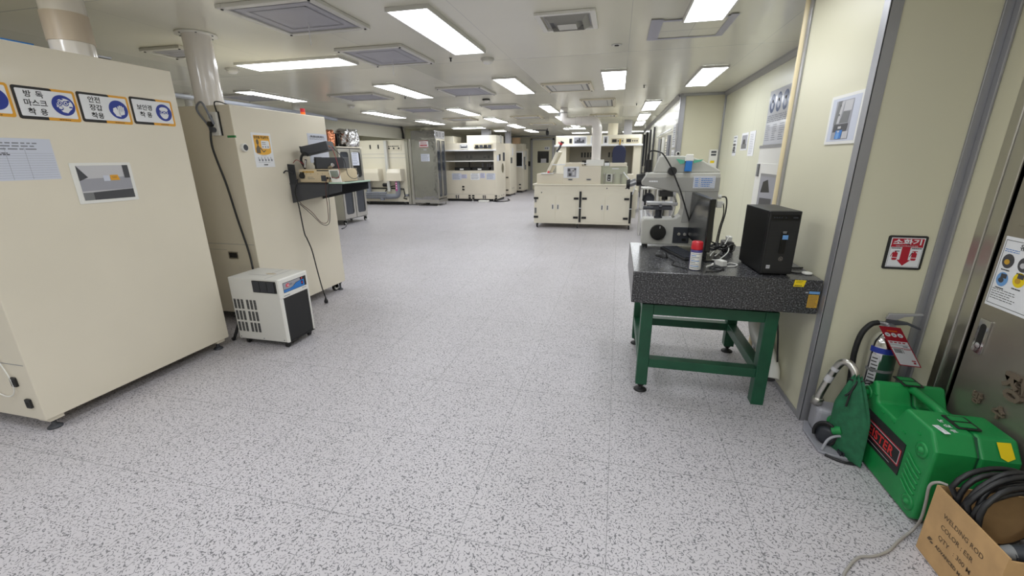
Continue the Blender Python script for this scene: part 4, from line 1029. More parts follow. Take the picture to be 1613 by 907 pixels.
# ------------------------------------------------------------------ wide fume hood
t = thing('fume_hood', 'wide cream fume hood with open front and five sheets taped below', 'machine', (-5.0, 15.5, 0))
hx0, hx1, hy0, hy1 = -6.25, -4.165, 14.95, 16.2
b = B()
b.box(hx0, hy0, 0.09, hx1, hy1, 1.08)                                   # base
b.box(hx0, hy0, 1.76, hx1, hy1, 2.02)                                   # head
b.box(hx0, hy1-0.05, 1.08, hx1, hy1, 1.76); b.box(hx1-0.1, hy0, 1.08, hx1, hy1-0.05, 1.76); b.box(hx0, hy0, 1.08, hx0+0.1, hy1-0.05, 1.76)
build('body', b, M['cream'], t)
build('fan_box', B().box(-5.25, 15.0, 2.021, -4.17, 16.0, 2.27), M['cream2'], t, 0.005)
build('fan_box', B().box(-6.2, 15.0, 2.021, -5.75, 15.8, 2.26), M['cream2'], t, 0.005)
F = faceNY(hy0)
build('lip', B().box(hx0, hy0-0.06, 1.75, hx1, hy0, 1.79), M['white'], t, 0.004)
b = B(F); b.rect(hx0+0.1, 1.42, hx1-0.1, 1.755, -0.02); build('sash', b, mat('sash_glass', (120, 118, 112), 0.08, alpha=0.35), t)
build('sash_bar', B().box(hx0+0.1, hy0-0.005, 1.39, hx1-0.1, hy0+0.02, 1.425), M['whiteg'], t)
b = B(faceNY(hy1-0.06)); b.rect(hx0+0.1, 1.08, hx1-0.1, 1.76, 0.002, 0)
for x in (-5.7, -5.55, -5.0, -4.85): b.box(x, 1.5, 0.003, x+0.1, 1.6, 0.02, 1)
build('back_liner', b, [M['cave'], M['charcoal']], t)
b = B(F); b.box(-4.97, 1.80, 0, -4.3, 1.99, 0.02, 0)
for k in range(4): b.box(-4.92+k*0.155, 1.83, 0.02, -4.8+k*0.155, 1.95, 0.03, 1 if k % 2 else 2); b.ell(-4.94+k*0.155, 1.86, 0.02, 0.02, 0.025, 2)
build('control_panel', b, [M['amber'] if False else mat('tan_panel', (196, 186, 160), 0.5), M['dkgrey'], M['black']], t)
b = B(F); b.box(-5.5, 1.82, 0, -5.18, 1.99, 0.03, 0).rect(-5.46, 1.86, -5.22, 1.95, 0.031, 1); b.rect(-5.44, 1.91, -5.24, 1.94, 0.032, 2); build('gauge', b, [M['ltgrey'], M['dkgrey'], M['white']], t)
for (x0, x1, z0, z1, m) in ((-5.85, -5.5, 0.76, 0.99, 'paperb'), (-5.5, -5.28, 0.81, 0.95, 'lilac'), (-5.14, -4.8, 0.76, 0.99, 'white'), (-4.78, -4.6, 0.82, 1.0, 'lilac'), (-4.55, -4.22, 0.77, 0.99, 'paperb')):
    paper(t, F, x0, z0, x1, z1, m, 6)
for x, z in ((-5.43, 0.52), (-5.43, 0.42), (-5.2, 0.2), (-5.2, 0.12), (-5.06, 0.2), (-5.06, 0.12), (-4.2, 0.2), (-4.2, 0.12)):
    b = B(F); b.box(x-0.04, z-0.025, 0, x+0.04, z+0.025, 0.02); build('latch', b, M['black'], t)
for x in (-5.72, -5.64, -4.68, -4.61):
    b = B(F); b.box(x-0.018, 0.1, 0, x+0.018, 0.22, 0.012); build('pull_slot', b, M['dkgrey'], t)
b = B(F); b.rect(hx0, 0.25, hx1, 0.255, 0.001); b.rect(-5.6, 0.09, -5.595, 0.25, 0.001); b.rect(-4.56, 0.09, -4.555, 0.2, 0.001); build('panel_seam', b, M['print'], t)
F = faceX(hx1)
for y0, y1, z0, z1, m in ((15.3, 15.5, 1.42, 1.64, 'photod'), (15.85, 16.1, 1.4, 1.7, 'dkgrey'), (15.05, 15.25, 1.4, 1.6, 'paperb')):
    b = B(F); b.slab(y0, z0, y1, z1, 0.01); build('side_notice', b, M[m], t)
b = B(F); b.ell(15.8, 1.15, 0.16, 0.17, 0.004); build('round_port', b, mat('olive_port', (110, 104, 84), 0.5), t)
for y in (15.2, 15.6, 15.9): b = B(F); b.ell(y, 0.17, 0.03, 0.03, 0.004); build('port_plug', b, M['dkgrey'], t)
b = B(faceX(hx1)); b.lathe([(0.13, 0), (0.14, 0.04), (0.07, 0.06), (0.07, 0.02), (0, 0.02)], (15.6, 2.16, -0.04), (0, 0, 1), 24); build('fan_ring', b, M['ltgrey'], t)
build('skirt', B().box(hx0+0.05, hy0+0.05, 0.01, hx1-0.05, hy1-0.05, 0.09), M['black'], t)
for x in (-4.3, -5.1): level_foot(t, x, hy0+0.04, 0.09, 0.05, 'ltgrey')
for k, (x, w, l) in enumerate(((-5.78, 0.6, 'black tray with white tag inside the wide fume hood, leaning towards the pass cabinet'), (-5.1, 0.62, 'black tray with white tag in the middle of the wide fume hood'))):
    t2 = thing('black_tray', l, 'tray', (x+w/2, hy0+0.25, 1.081), 'black trays in the fume hood')
    build('tray_body', B().box(x, hy0+0.12, 1.082, x+w, hy0+0.5, 1.19), M['black'], t2, 0.006)
    b = B(faceNY(hy0+0.12)); b.slab(x+0.2, 1.10, x+0.34, 1.15, 0.003); build('tag', b, M['white'], t2)
tag(build('black_stand', B().box(-5.5, hy0+0.6, 1.081, -5.3, hy0+0.75, 1.1).cyl((-5.4, hy0+0.67, 1.1), (-5.4, hy0+0.67, 1.5), 0.018, n=10), M['black']), 'thin black stand rod inside the wide fume hood', 'stand')
for k, (x, h) in enumerate(((-4.72, 0.22), (-4.62, 0.24), (-4.9, 0.25))):
    tag(build('small_jar', B().cyl((x, hy0+0.75, 1.081), (x, hy0+0.75, 1.081+h), 0.04, n=14), M['photog']), ['grey jar at the back of the wide fume hood, middle of three', 'grey jar at the back of the wide fume hood, nearest the side wall', 'grey jar at the back of the wide fume hood, nearest the centre tray'][k], 'jar', 'jars in the fume hood')
tag(build('metal_clamp_stand', B().box(-4.44, hy0+0.2, 1.081, -4.28, hy0+0.4, 1.1).cyl((-4.36, hy0+0.3, 1.1), (-4.36, hy0+0.3, 1.35), 0.012, n=8).cyl((-4.44, hy0+0.3, 1.25), (-4.28, hy0+0.3, 1.2), 0.012, n=8).cyl((-4.42, hy0+0.3, 1.1), (-4.42, hy0+0.3, 1.28), 0.02, n=8), M['midgrey']), 'small grey clamp stand at the near end of the wide fume hood', 'stand')
tag(build('floor_box', B().box(-4.75, 14.55, 0.001, -4.4, 14.75, 0.07), M['whiteg'], bevel=0.006), 'flat white box on the floor before the wide fume hood', 'box')
b = B(); b.tube([(-4.35, 14.98, 0.015), (-4.1, 14.8, 0.015), (-3.85, 15.0, 0.015), (-3.82, 15.4, 0.015), (-4.0, 15.9, 0.015)], 0.018, n=6, steps=6)
tag(build('floor_hose', b, M['rubber']), 'black hose curled on the floor at the corner of the wide fume hood', 'hose')
tag(build('ceiling_duct', B().box(-4.8, 15.3, 2.271, -4.52, 15.6, 2.499), M['photog']), 'square grey duct from the wide fume hood up to the ceiling', 'duct', 'square ducts above the hoods')

# ------------------------------------------------------------------ two narrow cabinets beyond the hood
t = thing('narrow_cabinet', 'narrow beige cabinet with dark side latches just beyond the wide fume hood', 'machine', (-4.6, 17.8, 0))
build('body', B().box(-5.1, 17.2, 0.08, -4.225, 18.35, 2.06), M['cream'], t, 0.006)
F = faceX(-4.225)
for y0, y1, z0, z1, m in ((17.3, 17.55, 1.3, 1.52, 'dkgrey'), (17.6, 17.7, 1.6, 1.9, 'paperb')):
    b = B(F); b.slab(y0, z0, y1, z1, 0.008); build('notice_plate', b, M[m], t)
for y in (17.55, 17.8): b = B(F); b.ell(y, 0.3, 0.03, 0.03, 0.004); build('port_plug', b, M['dkgrey'], t)
for z in (0.75, 0.25): b = B(faceNY(17.2)); b.box(-4.4, z-0.02, 0, -4.3, z+0.02, 0.02); build('latch', b, M['black'], t)
for y in (17.3, 18.25): level_foot(t, -4.3, y, 0.08, 0.05)
tag(build('ceiling_duct', B().box(-4.43, 17.25, 2.061, -4.24, 17.5, 2.499), M['photog']), 'square grey duct from the narrow beige cabinet up to the ceiling', 'duct', 'square ducts above the hoods')
t = thing('sash_cabinet', 'cream cabinet with dark glazed sash, last in the row before the far wall', 'machine', (-4.6, 19.7, 0))
build('body', B().box(-5.1, 19.2, 0.08, -4.11, 20.3, 1.9), M['cream'], t, 0.006)
F = faceNY(19.2)
b = B(F); b.rect(-4.46, 1.12, -4.16, 1.72, 0.003, 0); build('sash', b, M['screen'], t)
b = B(F); b.box(-4.5, 1.73, 0, -4.12, 1.78, 0.04).box(-4.16, 1.05, 0, -4.12, 1.73, 0.03).box(-4.5, 1.12, 0.004, -4.16, 1.15, 0.02); build('sash_frame', b, M['white'], t)
build('head_box', B().box(-4.5, 19.3, 1.9, -4.15, 20.0, 2.1), M['cream2'], t, 0.006)
build('gauge_box', B().box(-4.62, 19.25, 2.1, -4.32, 19.6, 2.36), mat('tan_box', (220, 186, 150), 0.5), t, 0.006)
for z in (0.35, 0.2): b = B(F); b.box(-4.3, z-0.025, 0, -4.22, z+0.025, 0.02); build('latch', b, M['black'], t)
F = faceX(-4.11)
for y0, y1, z0, z1, m in ((19.4, 19.8, 1.4, 1.8, 'ltgrey'), (19.45, 19.6, 1.0, 1.2, 'midgrey'), (19.3, 19.4, 1.2, 1.55, 'midgrey')):
    b = B(F); b.slab(y0, z0, y1, z1, 0.05); build('side_box', b, M[m], t)
for y in (19.3, 20.2): level_foot(t, -4.2, y, 0.08, 0.06)

# ------------------------------------------------------------------ centre station
t = thing('coating_station', 'long cream station with four lower doors and white duct on top, mid room', 'machine', (-0.7, 9.9, 0))
CY = 9.4; c0, c1 = -1.795, 0.37; ct = 0.945
build('base_cabinet', B().box(c0+0.03, CY, 0.1, c1-0.03, 10.5, ct-0.02), M['cream2'], t, 0.004)
build('worktop', B().box(c0, CY-0.03, ct-0.02, c1, 10.52, ct+0.012), M['cream2'], t, 0.004)
F = faceNY(CY)
dx = [(-1.72, -1.29), (-1.285, -0.84), (-0.66, -0.225), (-0.22, 0.22)]
for k, (a, e) in enumerate(dx):
    b = B(F); b.box(a, 0.15, 0, e, 0.74, 0.006); d = build('door', b, M['cream2'], t, 0.003)
    hx = e-0.055 if k % 2 == 0 else a+0.055
    b = B(F); b.box(hx-0.022, 0.41, 0.006, hx+0.022, 0.52, 0.012, 0).box(hx-0.013, 0.42, 0.012, hx+0.008, 0.51, 0.0135, 1); build('recess_handle', b, [M['whiteg'], M['dkgrey']], d)
    for z in (0.24, 0.65):
        x = a if k % 2 == 0 else e
        b = B(F); b.box(x-0.05, z-0.022, 0.004, x+0.05, z+0.022, 0.022); build('hinge', b, M['black'], d)
for x in (-0.75, 0.31):
    b = B(F); b.box(x-0.022, 0.14, 0, x+0.022, 0.8, 0.02, 0).box(x-0.03, 0.44, 0.021, x+0.03, 0.455, 0.024, 1); build('cable_strip', b, [M['black'], M['white']], t)
for a, e in ((-1.13, -0.95), (-0.82, -0.66), (-0.62, -0.26), (-0.12, 0.06)):
    b = B(F); b.box(a, 0.82, 0, e, 0.92, 0.004); build('cover_plate', b, M['cream2'], t, 0.002)
for x in (-0.2, 0.19, -1.6): b = B(F); b.ell(x, 0.87 if x > -1 else 0.77, 0.012, 0.014, 0.003); build('screw', b, M['dkgrey'], t)
paper(t, F, 0.02, 0.44, 0.2, 0.57, 'paperb', 4)
for za, zb in ((0.56, 0.62), (0.32, 0.44)): b = B(F); b.box(-1.75, za, 0, -1.71, zb, 0.02); build('side_catch', b, M['midgrey'], t)
build('side_switch', B().box(c0+0.02, 9.5, 0.74, c0+0.03, 9.6, 0.86), M['black'], t)
for x in (-1.7, -0.8, 0.3): caster(t, x, CY+0.06, 0.045, (1, 0, 0), top=0.1)
b = B(); b.box(c1-0.03, 9.45, 0.25, c1+0.05, 9.7, 0.85); build('side_box', b, M['cream2'], t, 0.006)
build('rear_deck', B().box(-1.72, CY+0.06, ct+0.012, -1.12, 10.3, 1.165), M['cream'], t, 0.005)
F2 = faceNY(CY+0.02)
build('chamber', B().box(-1.14, CY+0.02, ct+0.012, -0.34, 10.3, 1.325), M['cream'], t, 0.005)
build('chamber_lid', B().box(-1.1, CY+0.05, 1.326, -0.74, 10.0, 1.395), M['cream'], t, 0.005)
b = B(F2); b.slab(-1.13, 1.08, -0.8, 1.315, 0.006, 0)
pp = build('photo_plate', b, M['white'], t)
b = B(F2); b.rect(-1.05, 1.1, -0.86, 1.29, 0.007, 0)
for x, z, w, h, m in ((-1.04, 1.22, 0.05, 0.05, 1), (-1.02, 1.12, 0.06, 0.06, 1), (-0.94, 1.14, 0.05, 0.1, 2), (-0.97, 1.22, 0.06, 0.05, 2), (-0.9, 1.24, 0.03, 0.04, 1)): b.rect(x, z, x+w, z+h, 0.008, m)
build('photo_print', b, [M['photog'], M['photod'], M['photol']], pp)
for x in (-0.98, -0.59):
    b = B(F2); b.rrect(x-0.055, 1.03, x+0.055, 1.07, 0.012, 0.0, 0, 0.006).rrect(x-0.04, 1.036, x+0.04, 1.056, 0.006, 0.0065, 1); build('pull_handle', b, [M['steelb'], M['dkgrey']], t)
build('glove_section', B().box(-0.34, CY+0.1, ct+0.012, 0.2, 10.3, 1.31), mat('sage_panel', (186, 188, 168), 0.4), t, 0.004)
build('section_lid', B().box(-0.17, CY+0.08, 1.311, 0.18, 10.2, 1.385), M['cream'], t, 0.005)
F3 = faceNY(CY+0.1)
b = B(F3); b.box(-0.23, 1.0, 0, -0.1, 1.16, 0.03, 0).box(-0.2, 1.02, 0.03, -0.14, 1.15, 0.04, 1).ell(-0.17, 1.05, 0.012, 0.012, 0.041, 2); b.ell(-0.17, 1.1, 0.01, 0.01, 0.041, 2)
build('gate_valve', b, [M['ltgrey'], M['black'], M['white']], t)
for x in (-0.27, -0.07, 0.08):
    b = B(F3); b.cyl((x, 0.97, 0.02), (x, 1.17, 0.02), 0.012, n=8); b.cyl((x, 1.17, 0.0), (x, 1.17, 0.04), 0.018, n=8); build('gas_tube', b, M['steelb'], t)
b = B(F3); b.rect(-0.12, 1.26, 0.02, 1.28, 0.002); build('maker_plate', b, M['white'], t)
b = B(); b.tube([(0.12, CY+0.04, 1.2), (0.2, CY+0.02, 1.1), (0.3, CY-0.02, 1.0), (0.36, CY-0.05, 0.93), (0.33, CY-0.05, 0.75)], 0.012, n=6, steps=5); build('white_tube', b, M['white'], t)
build('side_pod', B().box(0.2, CY+0.08, ct+0.012, 0.33, 10.0, 1.15), M['cream'], t, 0.005)
build('purge_box', B().box(-0.66, CY+0.06, 1.326, -0.3, 9.8, 1.45), M['whiteg'], t, 0.006)
b = B(); b.box(-0.28, CY+0.06, 1.326, -0.18, 9.7, 1.39); build('purge_line', b, M['white'], t, 0.01)
b = B(); b.cyl((-0.27, CY+0.1, 1.39), (-0.19, CY+0.1, 1.39), 0.03, n=12); build('purge_fan', b, M['black'], t)
build('tray_arm', B().box(-1.38, CY+0.02, 1.345, -1.1, 9.7, 1.365).box(-1.62, CY+0.0, 1.166, -1.36, 9.6, 1.18).box(-0.76, CY+0.02, 1.37, -0.62, 9.7, 1.385), M['white'], t)
# open lid on the deck
F4 = fr((-1.5, 9.55, 1.18), (cos(1.12), 0, sin(1.12)), (0, 1, 0))
b = B(F4); b.box(0, 0, -0.03, 0.5, 0.6, 0.03); build('open_lid', b, M['cream2'], t, 0.006)
b = B(); b.tube([(-1.3, 9.5, 1.62), (-1.24, 9.5, 1.7), (-1.19, 9.5, 1.82)], 0.022, n=10); b.cyl((-1.21, 9.5, 1.77), (-1.185, 9.5, 1.83), 0.03, n=10)
build('lid_latch', b, M['dkgrey'], t); b = B(); b.cyl((-1.215, 9.49, 1.76), (-1.2, 9.49, 1.80), 0.032, n=10).ball((-1.47, 9.5, 1.2), 0.025); build('red_knob', b, M['capred'], t)

t = thing('exhaust_duct', 'thick white duct rising from the centre station and bending to the ceiling', 'duct', (-0.47, 9.6, 1.45))
DY = 9.62
b = B(); b.tube([(-0.47, DY, 1.452), (-0.47, DY, 1.7), (-0.47, DY, 2.0), (-0.475, DY, 2.1), (-0.52, DY, 2.2), (-0.62, DY, 2.235), (-0.75, DY, 2.235), (-0.92, DY, 2.235)], 0.098, n=24, steps=4)
build('main_bend', b, M['duct'], t)
b = B(); b.cyl((-0.47, DY, 1.95), (-0.47, DY, 2.0), 0.104, n=24).cyl((-0.7, DY, 2.235), (-0.64, DY, 2.235), 0.104, n=24); build('coupling', b, M['duct'], t)
for x in (-0.8, -0.92): b = B(); b.cyl((x-0.006, DY, 2.233), (x+0.006, DY, 2.233), 0.101, n=24); build('joint_ring', b, M['ltgrey'], t)
b = B(); b.tube([(-0.9, DY, 2.23), (-1.02, DY, 2.225), (-1.12, DY, 2.24), (-1.17, DY, 2.3), (-1.175, DY, 2.4), (-1.175, DY, 2.499)], 0.078, n=20, steps=4)
build('reducer_bend', b, M['duct'], t)
b = B(); b.cyl((-1.175, DY, 2.4), (-1.175, DY, 2.407), 0.1, n=20); b.box(-1.3, DY-0.02, 2.36, -1.25, DY+0.02, 2.4); build('clamp', b, M['midgrey'], t)

t = thing('navy_container', 'dark navy shouldered container standing on the centre station', 'container', (0.0, 9.75, 1.386))
b = B(faceNY(9.66)); b.prism([(-0.13, 1.388), (0.135, 1.388), (0.145, 1.62), (0.12, 1.7), (0.06, 1.735), (-0.05, 1.735), (-0.11, 1.7), (-0.135, 1.62)], -0.2, 0.0); build('body', b, M['navy'], t, 0.012)
build('cap', B().box(-0.02, 9.7, 1.735, 0.05, 9.82, 1.78), M['white'], t, 0.006)
build('tag', B().box(-0.005, 9.69, 1.75, 0.025, 9.698, 1.86), M['amber'], t)

# ------------------------------------------------------------------ tall hood with instrument band behind the centre station
t = thing('instrument_hood', 'broad cream hood with a band of photos and meters, behind the centre station', 'machine', (-0.6, 13.0, 0))
gx0, gx1, gy0, gy1 = -1.74, 0.585, 12.5, 13.6
build('head_band', B().box(gx0, gy0, 1.83, gx1, gy1, 2.08), M['cream2'], t, 0.006)
build('lip', B().box(gx0-0.03, gy0-0.08, 1.79, gx1+0.03, gy0, 1.84), M['white'], t, 0.01)
build('post', B().box(gx0+0.03, gy0, 0.1, gx0+0.3, gy1, 1.83), M['cream2'], t, 0.005)
build('post', B().box(gx1-0.2, gy0, 0.1, gx1, gy1, 1.83), M['cream2'], t, 0.005)
b = B(faceNY(gy1-0.1)); b.box(gx0+0.3, 0.1, 0, gx1-0.2, 1.83, 0.05, 0)
for x in [-1.1+k*0.09 for k in range(6)]+[-0.3, -0.2, 0.15]: b.box(x, 1.5, 0.05, x+0.05, 1.64, 0.06, 1)
build('back_liner', b, [M['cave'], M['charcoal']], t)
build('deck', B().box(gx0+0.3, gy0, 0.1, gx1-0.2, gy1-0.15, 1.0), M['cream'], t)
F = faceNY(gy0)
for x0, x1, m1, m2 in ((-1.26, -0.88, 'photog', 'dkgrey'), (-0.78, -0.5, 'photol', 'photod'), (-0.44, -0.3, 'photog', 'photod')):
    b = B(F); b.slab(x0, 1.84, x1, 2.06, 0.01, 0); b.rect(x0+0.03, 1.87, x1-0.03, 2.03, 0.012, 1)
    for k in range(5): xx = x0+0.05+k*(x1-x0-0.12)/5; b.rect(xx, 1.885, xx+(x1-x0)*0.13, 1.93+0.04*(k % 3), 0.014, 2)
    build('photo_plate', b, [M['white'], M[m1], M[m2]], t)
for x0 in (-0.22, 0.16):
    b = B(F); b.box(x0, 1.86, 0, x0+0.34, 1.99, 0.012, 0).rect(x0+0.02, 1.885, x0+0.14, 1.965, 0.013, 1)
    for k in range(3): b.box(x0+0.17+k*0.055, 1.9, 0.012, x0+0.2+k*0.055, 1.94, 0.02, 2)
    build('meter_panel', b, [mat('tan_panel', (196, 186, 160), 0.5), M['black'], M['dkgrey']], t)
b = B(F); b.box(-1.7, 1.86, 0, -1.42, 2.04, 0.01, 0); b.box(-1.36, 1.88, 0, -1.29, 2.0, 0.02, 1)
for k, m in enumerate((3, 2, 2)): b.box(-1.66+k*0.06, 1.88, 0.01, -1.63+k*0.06, 1.92, 0.02, m)
build('switch_panel', b, [M['ivory'], M['black'], M['dkgrey'], M['red']], t)
tag(build('riser_duct', B().cyl((-0.68, 13.0, 2.081), (-0.68, 13.0, 2.499), 0.11, n=20), M['duct']), 'white round duct from the broad hood to the ceiling, half behind the white bend', 'duct')
tag(build('drum', B().cyl((-0.2, 12.95, 2.081), (-0.2, 12.95, 2.4), 0.14, n=24), M['cream2']), 'cream drum on top of the broad hood next to the white duct', 'drum')
tag(build('ceiling_duct', B().box(0.1, 13.1, 2.081, 0.32, 13.35, 2.499), M['photog']), 'square grey duct from the broad hood up to the ceiling', 'duct', 'square ducts above the hoods')
tag(build('deck_lamp', B().box(-0.98, 12.6, 1.001, -0.9, 12.7, 1.36).box(-1.0, 12.6, 1.36, -0.85, 12.7, 1.42), M['black']), 'black hooked device standing inside the broad hood', 'device')

# ------------------------------------------------------------------ clutter between the station and the corridor wall
t = thing('pump_unit', 'small grey pump unit with fan and white hoses beside the centre station', 'pump', (0.62, 9.0, 0))
build('frame', B().box(0.47, 8.75, 0.52, 0.5, 9.15, 0.92).box(0.47, 8.75, 0.9, 0.78, 9.15, 0.93).box(0.76, 8.75, 0.02, 0.79, 9.15, 0.92).box(0.47, 8.75, 0.5, 0.78, 9.15, 0.53).box(0.47, 8.75, 0.0, 0.5, 9.15, 0.52), M['ltgrey'], t, 0.004)
b = B(faceNY(8.85)); b.lathe([(0.11, 0), (0.11, 0.03), (0.09, 0.03), (0.09, 0.01), (0.03, 0.012), (0, 0.012)], (0.62, 0.72, 0), (0, 0, 1), 24); build('fan', b, M['charcoal'], t)
build('motor', B().cyl((0.55, 9.0, 0.2), (0.73, 9.0, 0.2), 0.12, n=20).box(0.53, 8.9, 0.02, 0.75, 9.1, 0.1), M['dkgrey'], t)
for k, (m, pts) in enumerate((('white', [(0.5, 8.74, 0.5), (0.53, 8.65, 0.25), (0.62, 8.6, 0.13), (0.78, 8.62, 0.12), (0.85, 8.7, 0.3)]), ('white', [(0.56, 8.74, 0.52), (0.62, 8.62, 0.3), (0.72, 8.6, 0.2), (0.85, 8.65, 0.25)]), ('red', [(0.72, 8.72, 0.2), (0.78, 8.68, 0.35), (0.84, 8.7, 0.45)]), ('photog', [(0.62, 8.74, 0.45), (0.7, 8.66, 0.35), (0.8, 8.62, 0.3), (0.88, 8.7, 0.2)]))):
    b = B(); b.tube(pts, 0.024 if k == 0 else 0.014, n=8, steps=6); build('hose', b, M[m], t)
for k, (y, x, r, m, l) in enumerate(((9.2, 0.93, 0.03, 'alu', 'bright steel pipe running up the corridor wall, nearest'), (10.2, 0.93, 0.035, 'ltgrey', 'pale pipe running up the corridor wall, second'), (11.0, 0.92, 0.035, 'alu', 'bright pipe running up the corridor wall, third'), (14.5, 0.92, 0.03, 'rubber', 'black cable trunk up the corridor wall'), (16.0, 0.91, 0.035, 'rubber', 'second black cable trunk further along the corridor wall'), (13.2, 0.93, 0.025, 'dkgrey', 'dark pipe up the corridor wall before the cable trunks'), (17.5, 0.9, 0.04, 'charcoal', 'dark trunk deepest on the corridor wall'))):
    tag(build('wall_pipe', B().cyl((x, y, 0.0), (x, y, 2.3 if y > 13 else 1.9), r, n=12), M[m]), l, 'pipe', 'upright pipes on the corridor wall')
F = faceNX(0.96)
for k, (y0, y1, z0, z1, l) in enumerate(((8.35, 8.75, 1.3, 1.62, 'clear-sleeved notice sheet on the corridor wall, lowest by its corner'), (8.35, 8.75, 1.66, 2.05, 'clear-sleeved notice sheet on the corridor wall, upper by its corner'), (9.6, 10.0, 1.35, 1.85, 'cream notice board on the corridor wall'), (9.1, 9.4, 1.3, 1.9, 'grey mirror-like panel on the corridor wall'))):
    b = B(F); b.slab(-y1, z0, -y0, z1, 0.01, 0); b.lines(-y1+0.04, -y0-0.04, z0+0.04, z1-0.04, 8, 0.011, 1, 0.4)
    tag(build('wall_notice', b, [M[['white', 'white', 'ivory', 'photog'][k]], M['print']]), l, 'notice', 'notices on the corridor wall')
b = B(); b.tube([(0.93, 8.9, 1.99), (0.925, 9.8, 1.99), (0.925, 12.0, 1.99)], 0.012, n=8); tag(build('wall_rail', b, M['white']), 'thin white horizontal rail along the corridor wall', 'rail')
t = thing('round_gauge', 'small white round gauge on the corner trim beside the recess', 'gauge', (0.99, 8.1, 1.53))
b = B(faceNY(8.1)); b.lathe([(0.035, 0), (0.035, 0.018), (0.0, 0.02)], (0.99, 1.55, 0), n=20); build('rim', b, M['whiteg'], t)
b = B(faceNY(8.1)); b.ell(0.99, 1.55, 0.022, 0.022, 0.022); build('dial', b, M['black'], t)
t = thing('wall_controller', 'white wall controller with two dark displays and a yellow sticker in the recess', 'controller', (1.555, 8.11, 1.3))
b = B(faceNY(8.12)); b.box(1.49, 1.29, 0, 1.625, 1.61, 0.05); build('housing', b, M['whiteg'], t, 0.008)
b = B(faceNY(8.07)); b.rect(1.515, 1.555, 1.595, 1.585, 0.001, 0); build('display', b, M['dkgrey'], t); b = B(faceNY(8.07)); b.rect(1.515, 1.51, 1.595, 1.54, 0.001, 0); build('display', b, M['dkgrey'], t); b = B(faceNY(8.07)); b.rect(1.515, 1.39, 1.58, 1.43, 0.001, 0); build('yellow_sticker', b, M['byellow'], t)
tag(build('socket_plate', B().box(1.43, 8.09, 1.28, 1.465, 8.119, 1.40), M['dkgrey'], bevel=0.003), 'dark switch plate next to the white wall controller', 'switch')
# ------------------------------------------------------------------ granite table
t = thing('table_stand', 'dark green welded steel stand under the black granite plate', 'stand', (0.59, 3.04, 0))
gx0, gx1, gy0, gy1 = 0.200, 0.977, 2.625, 3.46
lw = 0.072; zt = 0.62
for x, y, z in ((gx0, gy0, 0.055), (gx1-lw, gy0, 0.0), (gx0, gy1-lw, 0.055), (gx1-lw, gy1-lw, 0.055)):
    l = build('leg', B().box(x, y, z, x+lw, y+lw, zt), M['gmetal'], t, 0.004)
    if z:
        b = B(); b.lathe([(0, 0), (0.042, 0), (0.042, 0.006), (0.028, 0.016), (0.012, 0.02), (0.011, 0.06), (0, 0.06)], (x+lw/2, y+lw/2, 0), n=24); b.cyl((x+lw/2, y+lw/2, 0.036), (x+lw/2, y+lw/2, 0.048), 0.022, n=6)
        build('levelling_foot', b, M['rubber'], l)
for (x0, y0, x1, y1) in ((gx0+lw, gy0+0.004, gx1-lw, gy0+lw-0.004), (gx0+lw, gy1-lw+0.004, gx1-lw, gy1-0.004), (gx0+0.004, gy0+lw, gx0+lw-0.004, gy1-lw), (gx1-lw+0.004, gy0+lw, gx1-0.004, gy1-lw)):
    build('top_rail', B().box(x0, y0, zt-0.07, x1, y1, zt-0.001), M['gmetal'], t, 0.003)
    build('lower_rail', B().box(x0, y0, 0.185, x1, y1, 0.245), M['gmetal'], t, 0.003)
for x, y in ((gx0+0.1, gy0+0.05), (gx1-0.1, gy0+0.05), (gx0+0.1, gy1-0.05), (gx1-0.1, gy1-0.05)):
    build('rubber_pad', B().cyl((x, y, zt), (x, y, 0.652), 0.04, n=20), M['rubber'], t)
t = thing('granite_plate', 'thick black speckled granite surface plate on the green stand', 'table', (0.63, 3.045, 0.652))
PX0, PX1, PY0, PY1, PZ0, PZ = 0.128, 1.127, 2.545, 3.545-0.075, 0.652, 0.848
build('slab', B().box(PX0, PY0, PZ0, PX1, PY1, PZ), M['granite'], t, 0.004)
F = faceNY(PY0)
b = B(F); b.add([(0.984, 0.807, 0.001), (1.036, 0.807, 0.001), (1.044, 0.845, 0.001), (0.988, 0.845, 0.001)], [(0, 1, 2, 3)], 0); b.lines(0.995, 1.03, 0.828, 0.842, 2, 0.0016, 1); b.lines(0.99, 1.025, 0.811, 0.816, 1, 0.0016, 1, 0.9, 0)
build('yellow_sticker', b, [M['byellow'], M['ink']], t)
b = B(F); b.rect(1.068, 0.69, 1.119, 0.765, 0.001, 0); b.lines(1.072, 1.115, 0.695, 0.76, 8, 0.0016, 1, 0.35); build('amber_plate', b, [M['amber'], M['wood']], t)
b = B(F); b.rect(1.068, 0.77, 1.12, 0.784, 0.001, 0); b.rect(1.05, 0.772, 1.064, 0.78, 0.001, 1); build('blue_sticker', b, [M['tapeblue'], M['photog']], t)

